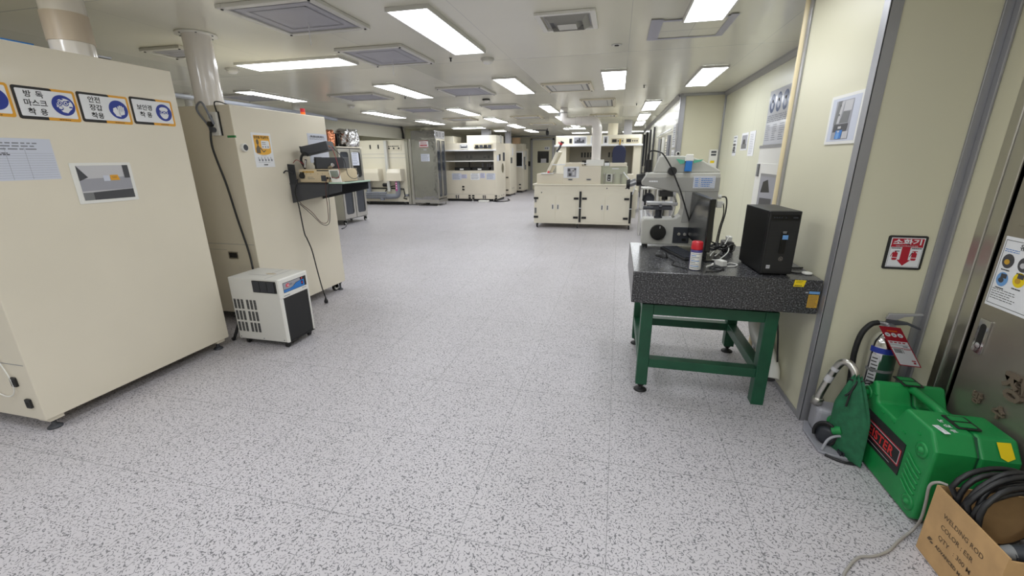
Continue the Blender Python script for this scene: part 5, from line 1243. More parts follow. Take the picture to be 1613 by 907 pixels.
# ------------------------------------------------------------------ measuring microscope
t = thing('measuring_microscope', 'big grey measuring microscope with arched frame at the back of the granite plate', 'microscope', (0.43, 3.38, PZ))
ZB = PZ+0.022
FM = fr((0, 3.30, 0), (1, 0, 0), (0, 0, 1))
b = B(FM)
pts = [(0.205, ZB), (0.655, ZB), (0.70, 1.18), (0.70, 1.39), (0.21, 1.39), (0.172, 1.33), (0.178, 1.305), (0.37, 1.262), (0.42, 1.255)]
r = 0.05
cxr, czr = 0.385, 1.175
pts += [(0.452, 1.235), (0.47, 1.19), (0.474, 1.13), (0.462, 1.09), (0.44, 1.072), (0.40, 1.065), (0.215, 1.06), (0.20, 1.045)]
b.prism(pts, -0.15, 0.0)
build('frame', b, M['scope'], t, 0.008)
b = B(FM); b.prism([(0.185, 1.275+0.03), (0.365, 1.268), (0.42, 1.262), (0.70, 1.262), (0.70, 1.36), (0.20, 1.36), (0.178, 1.33)], 0.0, 0.006); build('arm_band', b, M['scope2'], t, 0.002)
b = B(FM); b.prism([(0.47, 1.04), (0.675, 1.04), (0.698, 1.262), (0.475, 1.262), (0.485, 1.2)], 0.0, 0.004); build('column_cover', b, M['scope2'], t)
b = B(FM); b.prism([(0.255, 1.39), (0.70, 1.39), (0.70, 1.405), (0.58, 1.47), (0.49, 1.50), (0.44, 1.505), (0.29, 1.505)], -0.14, -0.02); build('top_hood', b, M['scope'], t, 0.01)
b = B(FM); b.cyl((0.317, 0.966, 0), (0.317, 0.966, 0.03), 0.056, n=36); d = build('focus_dial', b, M['blackg'], t, 0.004)
b = B(FM); b.rect(0.325, 0.995, 0.33, 1.012, 0.0308); build('index_mark', b, M['photol'], d)
b = B(FM); b.box(0.425, 0.887, 0, 0.537, 1.005, 0.008); d = build('control_panel', b, M['charcoal'], t, 0.002)
for x in (0.463, 0.503): b = B(FM); b.cyl((x, 0.958, 0.008), (x, 0.958, 0.026), 0.0115, n=16); build('knob', b, M['chrome'], d)
b = B(FM); b.box(0.49, 0.905, 0.008, 0.515, 0.922, 0.012); build('switch', b, M['blackg'], d)
for x, y in ((0.235, 3.325), (0.62, 3.325), (0.235, 3.42), (0.62, 3.42)): build('foot', B().cyl((x, y, PZ+0.0005), (x, y, ZB), 0.018, n=16), M['rubber'], t)
b = B(FM); b.slab(0.525, 1.285, 0.668, 1.365, 0.0075, 0)
for k in range(6): b.rect(0.53, 1.293+k*0.0125, 0.664, 1.2938+k*0.0125, 0.0082, 1)
b.rect(0.565, 1.288, 0.566, 1.362, 0.0082, 1)
for k in range(5): b.lines(0.535, 0.56, 1.296+k*0.0125, 1.304+k*0.0125, 1, 0.0082, 2, 0.6, 0.2); b.lines(0.575, 0.655, 1.296+k*0.0125, 1.304+k*0.0125, 1, 0.0082, 2, 0.6, 0.3)
build('data_label', b, [M['paperb'], M['print'], M['swoosh']], t)
b = B(FM); b.lines(0.225, 0.285, 1.325, 1.337, 1, 0.0068, 0, 0.9, 0.0); build('white_lettering', b, M['white'], t)
b = B(FM); b.cyl((0.376, 1.402, -0.015), (0.376, 1.402, 0.028), 0.029, n=28); build('lamp_cap', b, M['black'], t, 0.004)
b = B(); b.cyl((0.215, 3.36, 1.392), (0.215, 3.36, 1.48), 0.022, n=20); c = build('camera_head', b, M['black'], t, 0.003)
b = B(); b.cyl((0.18, 3.34, 1.392), (0.18, 3.34, 1.435), 0.009, n=12); build('side_pin', b, M['chrome'], t)
b = B(); b.tube([(0.208, 3.36, 1.478), (0.207, 3.34, 1.515), (0.222, 3.31, 1.540), (0.262, 3.285, 1.537), (0.304, 3.275, 1.516), (0.368, 3.268, 1.422), (0.405, 3.268, 1.345), (0.443, 3.268, 1.265), (0.482, 3.27, 1.165), (0.519, 3.272, 1.069), (0.535, 3.275, 1.02)], 0.0052, n=8, steps=6); build('coiled_cord', b, M['cable'], t)
b = B(); b.cyl((0.20, 3.38, 1.338), (0.14, 3.38, 1.335), 0.046, 0.042, n=24).cyl((0.095, 3.38, 1.305), (0.07, 3.38, 1.305), 0.033, n=20).cyl((0.095, 3.38, 1.305), (0.085, 3.38, 1.305), 0.038, n=20); build('eyepiece', b, M['black'], t)
build('eyepiece_ring', B().cyl((0.14, 3.38, 1.325), (0.09, 3.38, 1.307), 0.024, n=20), M['alu'], t)
b = B(); b.box(0.305, 3.315, 1.222, 0.40, 3.42, 1.262).cyl((0.35, 3.37, 1.195), (0.35, 3.37, 1.222), 0.022, n=18); build('objective_turret', b, M['black'], t)
b = B(); b.box(0.225, 3.315, 1.158, 0.44, 3.42, 1.18); build('stage_slide', b, M['alu'], t, 0.003)
b = B(); b.box(0.255, 3.312, 1.125, 0.405, 3.435, 1.152).cyl((0.27, 3.31, 1.14), (0.20, 3.31, 1.14), 0.013, n=12).cyl((0.32, 3.312, 1.148), (0.32, 3.29, 1.16), 0.012, n=12); build('stage', b, M['dkgrey'], t, 0.003)
b = B(); b.cyl((0.315, 3.36, 1.062), (0.315, 3.36, 1.125), 0.024, n=18).cyl((0.315, 3.36, 1.062), (0.315, 3.36, 1.075), 0.03, n=18); build('stage_post', b, M['charcoal'], t)
b = B(); b.tube([(0.44, 3.4, 1.16), (0.425, 3.36, 1.2), (0.40, 3.34, 1.23), (0.42, 3.33, 1.16), (0.41, 3.33, 1.09), (0.43, 3.4, 1.07)], 0.008, n=8, steps=5); build('light_guide', b, M['ltgrey'], t)
b = B(); b.cyl((0.70, 3.32, 1.225), (0.725, 3.32, 1.225), 0.016, n=12).box(0.70, 3.3, 1.15, 0.735, 3.34, 1.195); b.cyl((0.70, 3.32, 1.175), (0.745, 3.315, 1.18), 0.012, n=10); build('rear_connector', b, M['ltgrey'], t, 0.002)
b = B(); b.tube([(0.725, 3.32, 1.225), (0.76, 3.32, 1.215), (0.765, 3.31, 1.12), (0.74, 3.28, 1.0), (0.73, 3.26, 0.9), (0.74, 3.24, 0.866)], 0.005, n=6, steps=5).tube([(0.745, 3.315, 1.18), (0.755, 3.32, 1.1), (0.735, 3.3, 1.0), (0.72, 3.28, 0.87)], 0.004, n=6, steps=5); build('rear_cable', b, M['cable'], t)
t = thing('tape_dispenser', 'blue bodied teal tape dispenser sitting on top of the grey microscope', 'dispenser', (0.475, 3.36, 1.51))
b = B(FM); b.prism([(0.455, 1.40), (0.503, 1.40), (0.503, 1.47), (0.46, 1.47)], -0.005, 0.02); build('blue_body', b, M['swoosh'], t, 0.003)
b = B(FM); b.prism([(0.452, 1.47), (0.51, 1.47), (0.505, 1.515), (0.46, 1.515)], -0.012, 0.02); build('white_cap', b, M['whiteg'], t, 0.004)
for q in ([(0.395, 1.485), (0.452, 1.475), (0.452, 1.455), (0.425, 1.45)], [(0.512, 1.475), (0.575, 1.48), (0.56, 1.468), (0.512, 1.455)]): b = B(FM); b.prism(q, -0.004, 0.008); build('green_wing', b, M['teal'], t)

# ------------------------------------------------------------------ monitor, keyboard, mouse, can, computer
t = thing('monitor', 'black desktop monitor seen edge-on beside the grey microscope', 'monitor', (0.53, 3.0, PZ))
FMo = fr((0.53, 2.998, 0.942), (0.03, -1, 0), (0, 0, 1))      # looks to -X, u = -Y
w2 = 0.278
b = B(FMo); b.prism([(-w2, 0), (w2, 0), (w2, 0.318), (-w2, 0.318)], -0.035, 0.0); h = build('housing', b, M['blackg'], t, 0.006)
b = B(FMo); b.rect(-w2+0.014, 0.022, w2-0.014, 0.304, 0.0008); build('screen', b, M['screen'], h)
b = B(FMo); b.prism([(-0.2, 0.05), (0.2, 0.05), (0.16, 0.28), (-0.16, 0.28)], -0.06, -0.035); build('back_shell', b, M['black'], t, 0.01)
b = B(FMo); b.box(-0.03, -0.09, -0.075, 0.03, 0.15, -0.06); build('neck', b, M['black'], t, 0.004)
b = B(FMo); b.prism([(-0.12, -0.0965), (0.12, -0.0965), (0.12, -0.084), (-0.12, -0.084)], -0.19, -0.045); build('stand_foot', b, M['blackg'], t, 0.005)
t = thing('keyboard', 'black keyboard lying on the granite plate in front of the monitor', 'keyboard', (0.44, 3.02, PZ))
RK = Matrix.Translation((0.462, 3.09, PZ+0.001)) @ Matrix.Rotation(radians(17), 4, 'Z')
b = B(RK); b.box(-0.065, -0.2, 0, 0.065, 0.2, 0.014); build('case', b, M['black'], t, 0.004)
b = B(RK)
for i in range(5):
    for j in range(14): b.box(-0.056+i*0.0225, -0.188+j*0.027, 0.0145, -0.038+i*0.0225, -0.166+j*0.027, 0.021)
k = build('keys', b, M['charcoal'], t)
t = thing('mouse', 'black corded mouse on the granite plate beside the keyboard', 'mouse', (0.33, 2.97, PZ))
RM = Matrix.Translation((0.325, 2.985, PZ+0.001)) @ Matrix.Rotation(radians(35), 4, 'Z')
b = B(RM); vs = []; n = 20
for k in range(7):
    q = k/6; s = (1-q*q)**0.5 if q < 1 else 0.02
    vs += [(0.03*s*cos(2*pi*i/n)*(1.0 if True else 1), 0.056*s*sin(2*pi*i/n), 0.034*q*(1-0.12*sin(2*pi*i/n))) for i in range(n)]
fs = [(k*n+i, k*n+(i+1) % n, (k+1)*n+(i+1) % n, (k+1)*n+i) for k in range(6) for i in range(n)]
b.add(vs, fs, 0, True); b.add(vs[-n:], [tuple(range(n))], 0, True); build('shell', b, M['black'], t)
b = B(RM); b.cyl((-0.004, 0.03, 0.029), (0.004, 0.03, 0.029), 0.008, n=14); build('wheel', b, M['midgrey'], t)
b = B(); b.tube([(0.36, 2.95, PZ+0.006), (0.39, 2.86, PZ+0.004), (0.37, 2.76, PZ+0.004), (0.40, 2.70, PZ+0.004), (0.44, 2.66, PZ+0.004)], 0.0028, n=6, steps=6); build('cord', b, M['cable'], t)
t = thing('spray_can', 'spray can with red cap and worn white label on the granite plate', 'spray can', (0.485, 2.66, PZ))
sc = (0.487, 2.665, PZ+0.0005)
b = B(); b.lathe([(0, 0), (0.031, 0), (0.0335, 0.004), (0.0335, 0.112), (0.031, 0.122), (0.024, 0.13), (0, 0.13)], sc, n=32); build('can_body', b, mat('purple_can', (70, 62, 130), 0.35), t)
b = B(); ang = [radians(196+i*9) for i in range(17)]
vs = [(sc[0]+0.0338*cos(a), sc[1]+0.0338*sin(a), sc[2]+z) for z in (0.004, 0.108) for a in ang]
b.add(vs, [(i, i+1, i+18, i+17) for i in range(16)], 0, True); lb = build('label', b, M['whiteg'], t)
b = B()
for k in range(9):
    a0 = radians(200+random.random()*20); a1 = a0+radians(40+random.random()*60); zz = sc[2]+0.014+k*0.0105
    aa = [a0+(a1-a0)*i/8 for i in range(9)]
    b.add([(sc[0]+0.0341*cos(a), sc[1]+0.0341*sin(a), z) for z in (zz, zz+0.004) for a in aa], [(i, i+1, i+10, i+9) for i in range(8)], k % 3)
build('fine_print', b, [M['print'], M['swoosh'], M['photog']], lb)
b = B(); b.lathe([(0, 0.124), (0.033, 0.124), (0.0335, 0.128), (0.0315, 0.165), (0.028, 0.171), (0, 0.171)], sc, n=32); build('cap', b, M['capred'], t)
t = thing('tower_computer', 'black tower computer standing on the granite plate near the corner', 'computer', (0.87, 2.8, PZ))
RT = Matrix.Translation((0.828, 2.605, PZ+0.008)) @ Matrix.Rotation(radians(4.5), 4, 'Z')
tw, td, th_ = 0.163, 0.355, 0.355
b = B(RT); b.box(0, 0.022, 0, tw, td, th_); build('case', b, mat('computer_black', (22, 22, 23), 0.45), t, 0.004)
FT = RT @ fr((0, 0.0, 0), (1, 0, 0), (0, 0, 1))
b = B(FT); b.prism([(0, 0), (tw, 0), (tw, th_), (0, th_)], -0.022, 0.0); fb = build('front_bezel', b, mat('bezel_black', (22, 22, 23), 0.5), t, 0.005)
b = B(FT)
for k in range(34): b.rect(0.012, 0.02+k*0.0082, tw-0.008, 0.0235+k*0.0082, 0.0006)
build('vent_ribs', b, mat('rib_black', (40, 40, 41), 0.5), fb)
b = B(FT); b.rect(0.012, 0.305, tw-0.01, 0.335, 0.0012, 0)
for k in range(4): b.rect(0.022+k*0.012, 0.317, 0.03+k*0.012, 0.323, 0.0018, 1)
b.ell(0.085, 0.32, 0.004, 0.004, 0.0018, 1); b.rect(0.12, 0.316, 0.145, 0.324, 0.0018, 1); build('drive_bay', b, [M['blackg'], M['charcoal']], fb)
b = B(FT); b.rrect(0.075, 0.12, 0.105, 0.24, 0.004, 0.001, 0, 0.003); b.rrect(0.08, 0.233, 0.1, 0.246, 0.003, 0.0042, 1); build('optical_slot', b, [M['blackg'], M['midgrey']], fb)
b = B(FT); b.rect(0.082, 0.20, 0.111, 0.224, 0.0048); build('blue_sticker', b, M['tapeblue'], fb)
b = B(FT); b.ell(0.093, 0.089, 0.0115, 0.0115, 0.001, 0, 32); b.ell(0.093, 0.089, 0.0098, 0.0098, 0.0016, 1, 32); b.text('hp', 0.0925, 0.0855, 0.0135, 0.0022, 0, 0.015); build('maker_badge', b, [M['chrome'], M['black']], fb)
b = B(FT); b.rect(0.024, 0.032, 0.044, 0.052, 0.0012, 0); b.rect(0.027, 0.038, 0.041, 0.046, 0.0018, 1); build('licence_sticker', b, [M['photol'], M['photog']], fb)
for x, y in ((0.015, 0.04), (tw-0.015, 0.04), (0.015, td-0.04), (tw-0.015, td-0.04)):
    b = B(RT); b.cyl((x, y, -0.0075), (x, y, 0), 0.01, n=12); build('foot', b, M['rubber'], t)
t = thing('usb_adapter', 'small white square adapter lying among the white cords on the granite plate', 'adapter', (0.66, 2.78, PZ))
RA = Matrix.Translation((0.655, 2.80, PZ+0.0005)) @ Matrix.Rotation(radians(30), 4, 'Z')
b = B(RA); b.box(-0.02, -0.04, 0, 0.02, 0.02, 0.036); build('block', b, M['whiteg'], t, 0.005)
b = B(RA); b.box(-0.012, 0.02, 0.01, 0.012, 0.035, 0.028); build('plug', b, M['photol'], t)
def cordthing(name, pts, m, r, label, cat='cable', group='cables on the granite plate', closed=False, steps=6):
    b = B(); b.tube(pts, r, n=6, steps=steps, closed=closed); return tag(build(name, b, m), label, cat, group)
z = PZ+0.004
cordthing('white_cable', [(0.66, 2.84, z+0.02), (0.63, 2.95, z), (0.66, 3.08, z+0.01), (0.72, 3.15, z+0.04), (0.76, 3.1, z+0.06), (0.74, 3.0, z+0.04), (0.68, 2.95, z), (0.66, 3.0, z), (0.72, 3.12, z+0.02), (0.77, 3.18, z+0.09), (0.78, 3.2, z+0.12)], M['whiteg'], 0.004, 'white cord looping from the adapter up behind the black tower')
cordthing('white_cable', [(0.68, 2.82, z), (0.73, 2.86, z), (0.76, 2.83, z), (0.74, 2.78, z), (0.69, 2.76, z)], M['whiteg'], 0.0035, 'short white cord curled beside the small adapter')
cordthing('white_plug_cord', [(0.565, 2.72, z+0.004), (0.60, 2.76, z+0.004), (0.62, 2.82, z)], M['whiteg'], 0.007, 'short white plug end lying near the spray can')
for k in range(5):
    cx, cy, rr = ((0.70, 3.22, 0.07), (0.76, 3.16, 0.06), (0.66, 3.14, 0.06), (0.73, 3.10, 0.05), (0.68, 3.05, 0.055))[k]
    pts = [(cx+rr*cos(a*1.05)*(1+0.15*sin(3*a+k)), cy+rr*1.1*sin(a*1.05)*(1+0.1*cos(2*a+k)), z+0.012+0.011*k+0.016*sin(2*a+k)+0.018) for a in [i*0.6+k for i in range(12)]]
    cordthing('black_cable', pts, M['cable'], 0.005, ('black cable coil in the tangle behind the monitor, against the microscope', 'black cable coil in the tangle, closest behind the tower', 'black cable coil in the tangle, just behind the monitor edge', 'black cable coil in the middle of the tangle', 'black cable coil in the tangle, nearest the spray can')[k], group='black cable tangle behind the monitor')
cordthing('black_cable', [(0.60, 2.70, z), (0.63, 2.74, z), (0.66, 2.70, z), (0.63, 2.66, z), (0.58, 2.69, z), (0.60, 2.75, z), (0.65, 2.72, z), (0.61, 2.63, z), (0.54, 2.61, z)], M['cable'], 0.003, 'thin black cable curled in front of the small adapter', group='black cable tangle behind the monitor')
t = thing('power_brick', 'black power brick with white socket in the cable tangle beside the tower', 'adapter', (0.755, 3.28, PZ))
build('brick', B().box(0.765, 3.22, PZ+0.001, 0.83, 3.34, PZ+0.07), M['black'], t, 0.006)
build('socket', B().box(0.785, 3.25, PZ+0.07, 0.82, 3.30, PZ+0.105), M['whiteg'], t, 0.004)
tag(build('white_connector', B().box(0.585, 3.1, PZ+0.02, 0.625, 3.14, PZ+0.06), M['whiteg'], bevel=0.004), 'white connector block in the tangle right behind the monitor', 'connector')
cordthing('tower_cable', [(1.0, 2.97, PZ+0.09), (1.04, 2.93, PZ+0.05), (1.06, 2.87, PZ+0.008), (1.02, 2.8, PZ+0.006), (1.09, 2.80, PZ+0.006), (1.118, 2.81, PZ+0.006)], M['cable'], 0.005, 'black cable from the back of the tower to the wall side edge')
cordthing('tower_cable', [(0.985, 2.82, PZ+0.01), (1.0, 2.72, PZ+0.005), (1.04, 2.68, PZ+0.004), (1.075, 2.68, PZ+0.006)], M['cable'], 0.004, 'thin black cable from the tower to the white puck')
t = thing('white_puck', 'small white round wireless puck at the wall-side corner of the granite plate', 'receiver', (1.09, 2.68, PZ))
build('puck_body', B().lathe([(0, 0), (0.022, 0.0), (0.027, 0.004), (0.026, 0.01), (0.018, 0.013), (0, 0.0135)], (1.092, 2.675, PZ+0.0005), n=28), M['whiteg'], t)

# hanging bits under the table
b = B(); b.tube([(1.13-0.045, 3.44, 0.52), (1.08, 3.36, 0.40), (1.07, 3.2, 0.26), (1.075, 3.0, 0.20), (1.08, 2.9, 0.13), (1.075, 2.86, 0.075)], 0.055, n=20, steps=6)
t = thing('white_hose', 'fat white bent hose with dark mouth on the floor under the granite plate', 'hose', (1.08, 3.1, 0.0))
build('hose_body', b, M['whiteg'], t)
b = B(); b.cyl((1.075, 2.859, 0.0735), (1.0745, 2.853, 0.068), 0.03, n=20); build('dark_mouth', b, M['black'], t)
cordthing('hanging_cable', [(1.06, 3.0, 0.645), (1.07, 2.92, 0.5), (1.085, 2.89, 0.38), (1.1, 2.86, 0.2)], M['cable'], 0.005, 'black cable hanging down between granite plate and wall', group=None)

# ------------------------------------------------------------------ notices on the wall
t = thing('photo_frame', 'white framed machine photo on the smooth wall panel above the table corner', 'picture', (1.139, 2.73, 1.57))
F = faceNX(1.139)
b = B(F); b.rrect(-2.895, 1.557, -2.552, 1.805, 0.008, 0.0, 0, 0.005); build('frame', b, M['whiteg'], t)
b = B(F); b.slab(-2.872, 1.572, -2.575, 1.79, 0.0056, 0); build('mount_sheet', b, M['paperb'], t)
b = B(F); x0, x1, z0, z1 = -2.825, -2.64, 1.58, 1.775; k = lambda u, v: (x0+(x1-x0)*u, z0+(z1-z0)*v)
b.rect(x0, z0, x1, z1, 0.006, 0)
b.poly([k(0.02, 0.4), k(0.2, 0.4), k(0.36, 1), k(0.12, 1)], 0.0064, 3); b.poly([k(0.2, 0.42), k(0.34, 0.42), k(0.5, 0.98), k(0.34, 0.98)], 0.0067, 1); b.poly([k(0.36, 0.42), k(0.85, 0.42), k(0.88, 0.7), k(0.5, 0.72)], 0.0064, 3); b.poly([k(0.5, 0.72), k(0.95, 0.72), k(0.98, 0.98), k(0.52, 0.98)], 0.0064, 1)
b.poly([k(0.06, 0.2), k(0.85, 0.2), k(0.9, 0.4), k(0.08, 0.4)], 0.007, 2); b.poly([k(0.25, 0.02), k(0.62, 0.02), k(0.66, 0.24), k(0.28, 0.24)], 0.0074, 4); b.ell(*k(0.42, 0.1), 0.018, 0.018, 0.0078, 5); b.poly([k(0.66, 0.02), k(0.98, 0.02), k(0.98, 0.2), k(0.68, 0.2)], 0.0072, 1); b.rect(*k(0.36, 0.28), *k(0.55, 0.34), 0.0078, 1); b.rect(*k(0.36, 0.19), *k(0.5, 0.23), 0.0078, 1); b.rect(*k(0.27, 0.85), *k(0.33, 0.9), 0.0078, 2); b.rect(*k(0.27, 0.62), *k(0.33, 0.66), 0.0078, 2)
build('photo_print', b, [M['photog'], M['photol'], M['photod'], M['midgrey'], M['swoosh'], M['tapeblue']], t)
FW = faceNX(1.653)
t = thing('safety_notice', 'glossy notice with three dark blue round symbols on the recessed wall', 'notice', (1.653, 5.5, 1.62))
b = B(FW); b.slab(-5.83, 1.62, -5.1, 2.2, 0.003, 0); build('sheet', b, mat('glossy_sheet', (205, 207, 214), 0.12, spec=0.9), t)
b = B(FW)
for i in range(3):
    cx = -5.70+i*0.2; b.ell(cx, 2.06, 0.085, 0.1, 0.004, 0); b.ell(cx, 2.05, 0.03, 0.05, 0.0046, 1); b.rect(cx-0.05, 2.07, cx+0.03, 2.1, 0.0046, 1)
build('round_symbols', b, [mat('notice_blue', (52, 74, 120), 0.2), M['paperb']], t)
b = B(FW); b.lines(-5.8, -5.15, 1.86, 1.94, 4, 0.004, 0, 0.5, 0.05)
for c in range(3): b.lines(-5.8+c*0.22, -5.64+c*0.22, 1.66, 1.84, 8, 0.004, 0, 0.3, 0.4)
build('lettering', b, M['print'], t)
t = thing('pass_box', 'white pass-through cabinet with dark window set in the recessed wall', 'cabinet', (1.64, 5.4, 0.7))
b = B(FW); b.box(-5.82, 0.72, 0, -4.9, 1.6, 0.03); build('housing', b, M['whiteg'], t, 0.004)
b = B(FW); b.box(-5.83, 1.585, 0.0, -4.9, 1.615, 0.036); build('top_rail', b, M['alup'], t)
b = B(FW); b.box(-5.79, 0.74, 0.03, -4.95, 1.42, 0.045); d = build('door', b, M['whiteg'], t, 0.004)
b = B(FW); b.rect(-5.58, 0.80, -5.0, 1.31, 0.0455, 0); b.rect(-5.55, 0.83, -5.02, 1.28, 0.046, 1)
b.poly([(-5.5, 1.1), (-5.2, 1.12), (-5.3, 1.25), (-5.45, 1.22)], 0.047, 2); b.poly([(-5.5, 0.86), (-5.1, 0.86), (-5.1, 1.06), (-5.5, 1.04)], 0.047, 3)
build('window', b, [M['alup'], M['photog'], M['black'], M['photod']], d)
b = B(FW); b.box(-5.72, 1.27, 0.045, -5.66, 1.41, 0.06); build('handle', b, M['midgrey'], d)
def sheet(y0, y1, z0, z1, label, kind):
    t = thing('wall_sheet', label, 'notice', (1.653, (y0+y1)/2, z0))
    if kind == 0: paper(t, FW, -y1, z0, -y0, z1, 'white', 4, 'sheet')
    b = B(FW); 
    if kind: b.slab(-y1, z0, -y0, z1, 0.003, 0); build('sheet', b, M['white'], t)
    b = B(FW)
    if kind == 0:
        for q in range(3): b.rect(-y1+0.02+0.02*(q % 2), z0+0.06+q*0.04, -y0-0.06, z0+0.09+q*0.04, 0.003)
        build('photo_block', b, M['photod'], t)
    elif kind == 1:
        b.rect(-y1+0.03, z0+0.02, -y0-0.03, z1-0.03, 0.004, 0); b.rect(-y1+0.03, z0+0.02, -y0-0.03, z0+0.08, 0.005, 1); b.poly([(-y1+0.08, z0+0.08), (-y0-0.1, z0+0.08), (-y0-0.12, z0+0.14), (-y1+0.1, z0+0.14)], 0.005, 2)
        build('photo_print', b, [M['photog'], M['midgrey'], M['photod']], t)
    else:
        b.lines(-y1+0.04, -y0-0.04, z0+0.02, z1-0.03, 12, 0.004, 0, 0.3); build('lettering', b, M['photog'], t)
sheet(7.05, 7.26, 1.505, 1.785, 'narrow notice sheet with dark blocks, farthest of three on the recessed wall', 0)
sheet(6.50, 6.81, 1.575, 1.80, 'sheet with a grey photograph, middle of three on the recessed wall', 1)
sheet(6.18, 6.43, 1.50, 1.805, 'tall white text sheet, nearest of three on the recessed wall', 2)

# extinguisher sign
t = thing('extinguisher_sign', 'black framed red and white extinguisher sign with down arrow by the steel door', 'sign', (1.44, 2.509, 0.94))
F = faceNY(2.509); x0, x1, z0, z1 = 1.354, 1.522, 0.939, 1.112
b = B(F); b.rrect(x0, z0, x1, z1, 0.01, 0.0, 0, 0.006); build('frame', b, M['ink'], t, 0.001)
b = B(F); b.rect(x0+0.012, z0+0.012, x1-0.012, z1-0.01, 0.0068, 0); b.rect(x0+0.0155, z0+0.0155, x1-0.0155, z0+0.0165, 0.0074, 1)
for xx in (x0+0.0155, x1-0.0165): b.rect(xx, z0+0.0155, xx+0.001, z1-0.05, 0.0074, 1)
b.rect(x0+0.016, z1-0.058, x1-0.016, z1-0.014, 0.0074, 2)
cx = (x0+x1)/2; b.poly([(cx-0.018, z1-0.058), (cx-0.018, z0+0.05), (cx-0.03, z0+0.05), (cx, z0+0.02), (cx+0.03, z0+0.05), (cx+0.018, z0+0.05), (cx+0.018, z1-0.058)][::-1][::-1], 0.0076, 2)
for s, xx in ((1, x0+0.042), (-1, x1-0.044)):
    b.rrect(xx-0.011, z0+0.048, xx+0.011, z0+0.088, 0.006, 0.0076, 2); b.rect(xx-0.011, z0+0.06, xx+0.011, z0+0.063, 0.0082, 0); b.rect(xx-0.004, z0+0.088, xx+0.004, z0+0.094, 0.0076, 2); b.rect(xx-0.004 if s > 0 else xx-0.012, z0+0.093, xx+0.016 if s > 0 else xx+0.012, z0+0.0965, 0.0076, 1 if s > 0 else 2)
    b.poly([(xx-0.012, z0+0.088), (xx-0.006, z0+0.092), (xx-0.017, z0+0.066), (xx-0.02, z0+0.066)], 0.0074, 2 if s > 0 else 1)
build('face', b, [M['white'], M['ink'], M['red']], t)
b = B(F); b.text('소화기', cx, z1-0.042, 0.03, 0.0084, 0, 0.03, 0, 1.5, 1.0); b.text('FIRE EXTINGUISHER', cx, z1-0.055, 0.0092, 0.0084, 1, 0.012, 0, 1.15); b.lines(x0+0.02, cx-0.022, z1-0.066, z1-0.061, 1, 0.0084, 2, 0.9, 0); b.lines(cx+0.022, x1-0.02, z1-0.066, z1-0.061, 1, 0.0084, 2, 0.9, 0)
build('lettering', b, [M['white'], M['photol'], M['ink']], t)

# ------------------------------------------------------------------ fire extinguisher in the corner
t = thing('fire_extinguisher', 'stainless fire extinguisher with hanging red tag in the corner behind the green case', 'fire extinguisher', (1.425, 2.43, 0))
ex, ey = 1.415, 2.435
b = B(); b.lathe([(0, 0.0), (0.058, 0.0), (0.062, 0.008), (0.062, 0.545), (0.057, 0.575), (0.042, 0.605), (0.022, 0.622), (0, 0.622)], (ex, ey, 0.001), n=40); build('cylinder', b, M['chrome'], t)
def wrap(name, a0, a1, z0, z1, m, r=0.0625, n=16, parent=t):
    b = B(); aa = [radians(a0+(a1-a0)*i/n) for i in range(n+1)]
    b.add([(ex+r*cos(a), ey+r*sin(a), z) for z in (z0, z1) for a in aa], [(i, i+1, i+n+2, i+n+1) for i in range(n)], 0, True); return build(name, b, m, parent)
wrap('purple_band', 190, 350, 0.515, 0.545, M['blue'])
wrap('green_label', 245, 350, 0.2, 0.512, mat('label_green', (34, 70, 54), 0.4), 0.0624)
lab = wrap('paper_label', 205, 240, 0.22, 0.505, M['photol'], 0.0624)
b = B()
for k in range(14):
    zz = 0.235+k*0.019; a0 = radians(207+random.random()*6); a1 = radians(226+random.random()*12); aa = [a0+(a1-a0)*i/4 for i in range(5)]
    b.add([(ex+0.0629*cos(a), ey+0.0629*sin(a), z) for z in (zz, zz+0.006) for a in aa], [(i, i+1, i+6, i+5) for i in range(4)], 0)
build('fine_print', b, M['ink'], lab)
wrap('clamp_band', 190, 350, 0.41, 0.425, M['midgrey'], 0.0642)
b = B(); b.cyl((ex, ey, 0.62), (ex, ey, 0.665), 0.02, n=18).cyl((ex-0.055, ey, 0.668), (ex, ey, 0.66), 0.012, n=14).cyl((ex, ey-0.03, 0.652), (ex, ey, 0.652), 0.018, n=16); build('valve', b, M['alu'], t)
Fh = fr((ex, ey+0.008, 0), (0.97, -0.24, 0), (0, 0, 1))
b = B(Fh); b.prism([(-0.02, 0.69), (-0.012, 0.72), (0.05, 0.728), (0.118, 0.738), (0.12, 0.731), (0.05, 0.712), (0.022, 0.69)], -0.002, 0.018); build('squeeze_lever', b, M['alup'], t, 0.002)
b = B(Fh); b.prism([(-0.015, 0.66), (0.02, 0.662), (0.07, 0.672), (0.125, 0.652), (0.126, 0.66), (0.07, 0.684), (0.01, 0.69), (-0.015, 0.685)], -0.002, 0.018); build('carry_handle', b, M['dkgrey'], t, 0.002)
b = B(); b.tube([(ex-0.05, ey, 0.668), (ex-0.085, ey-0.005, 0.655), (ex-0.118, ey-0.01, 0.60), (ex-0.128, ey-0.01, 0.50), (ex-0.122, ey-0.01, 0.40), (ex-0.11, ey-0.01, 0.25), (ex-0.10, ey-0.01, 0.1)], 0.0135, n=14, steps=6); build('hose', b, M['rubber'], t)
Ft = fr((1.319, 2.345, 0.682), (0.96, 0.0, -0.05), (0.42, -0.2, -0.75))
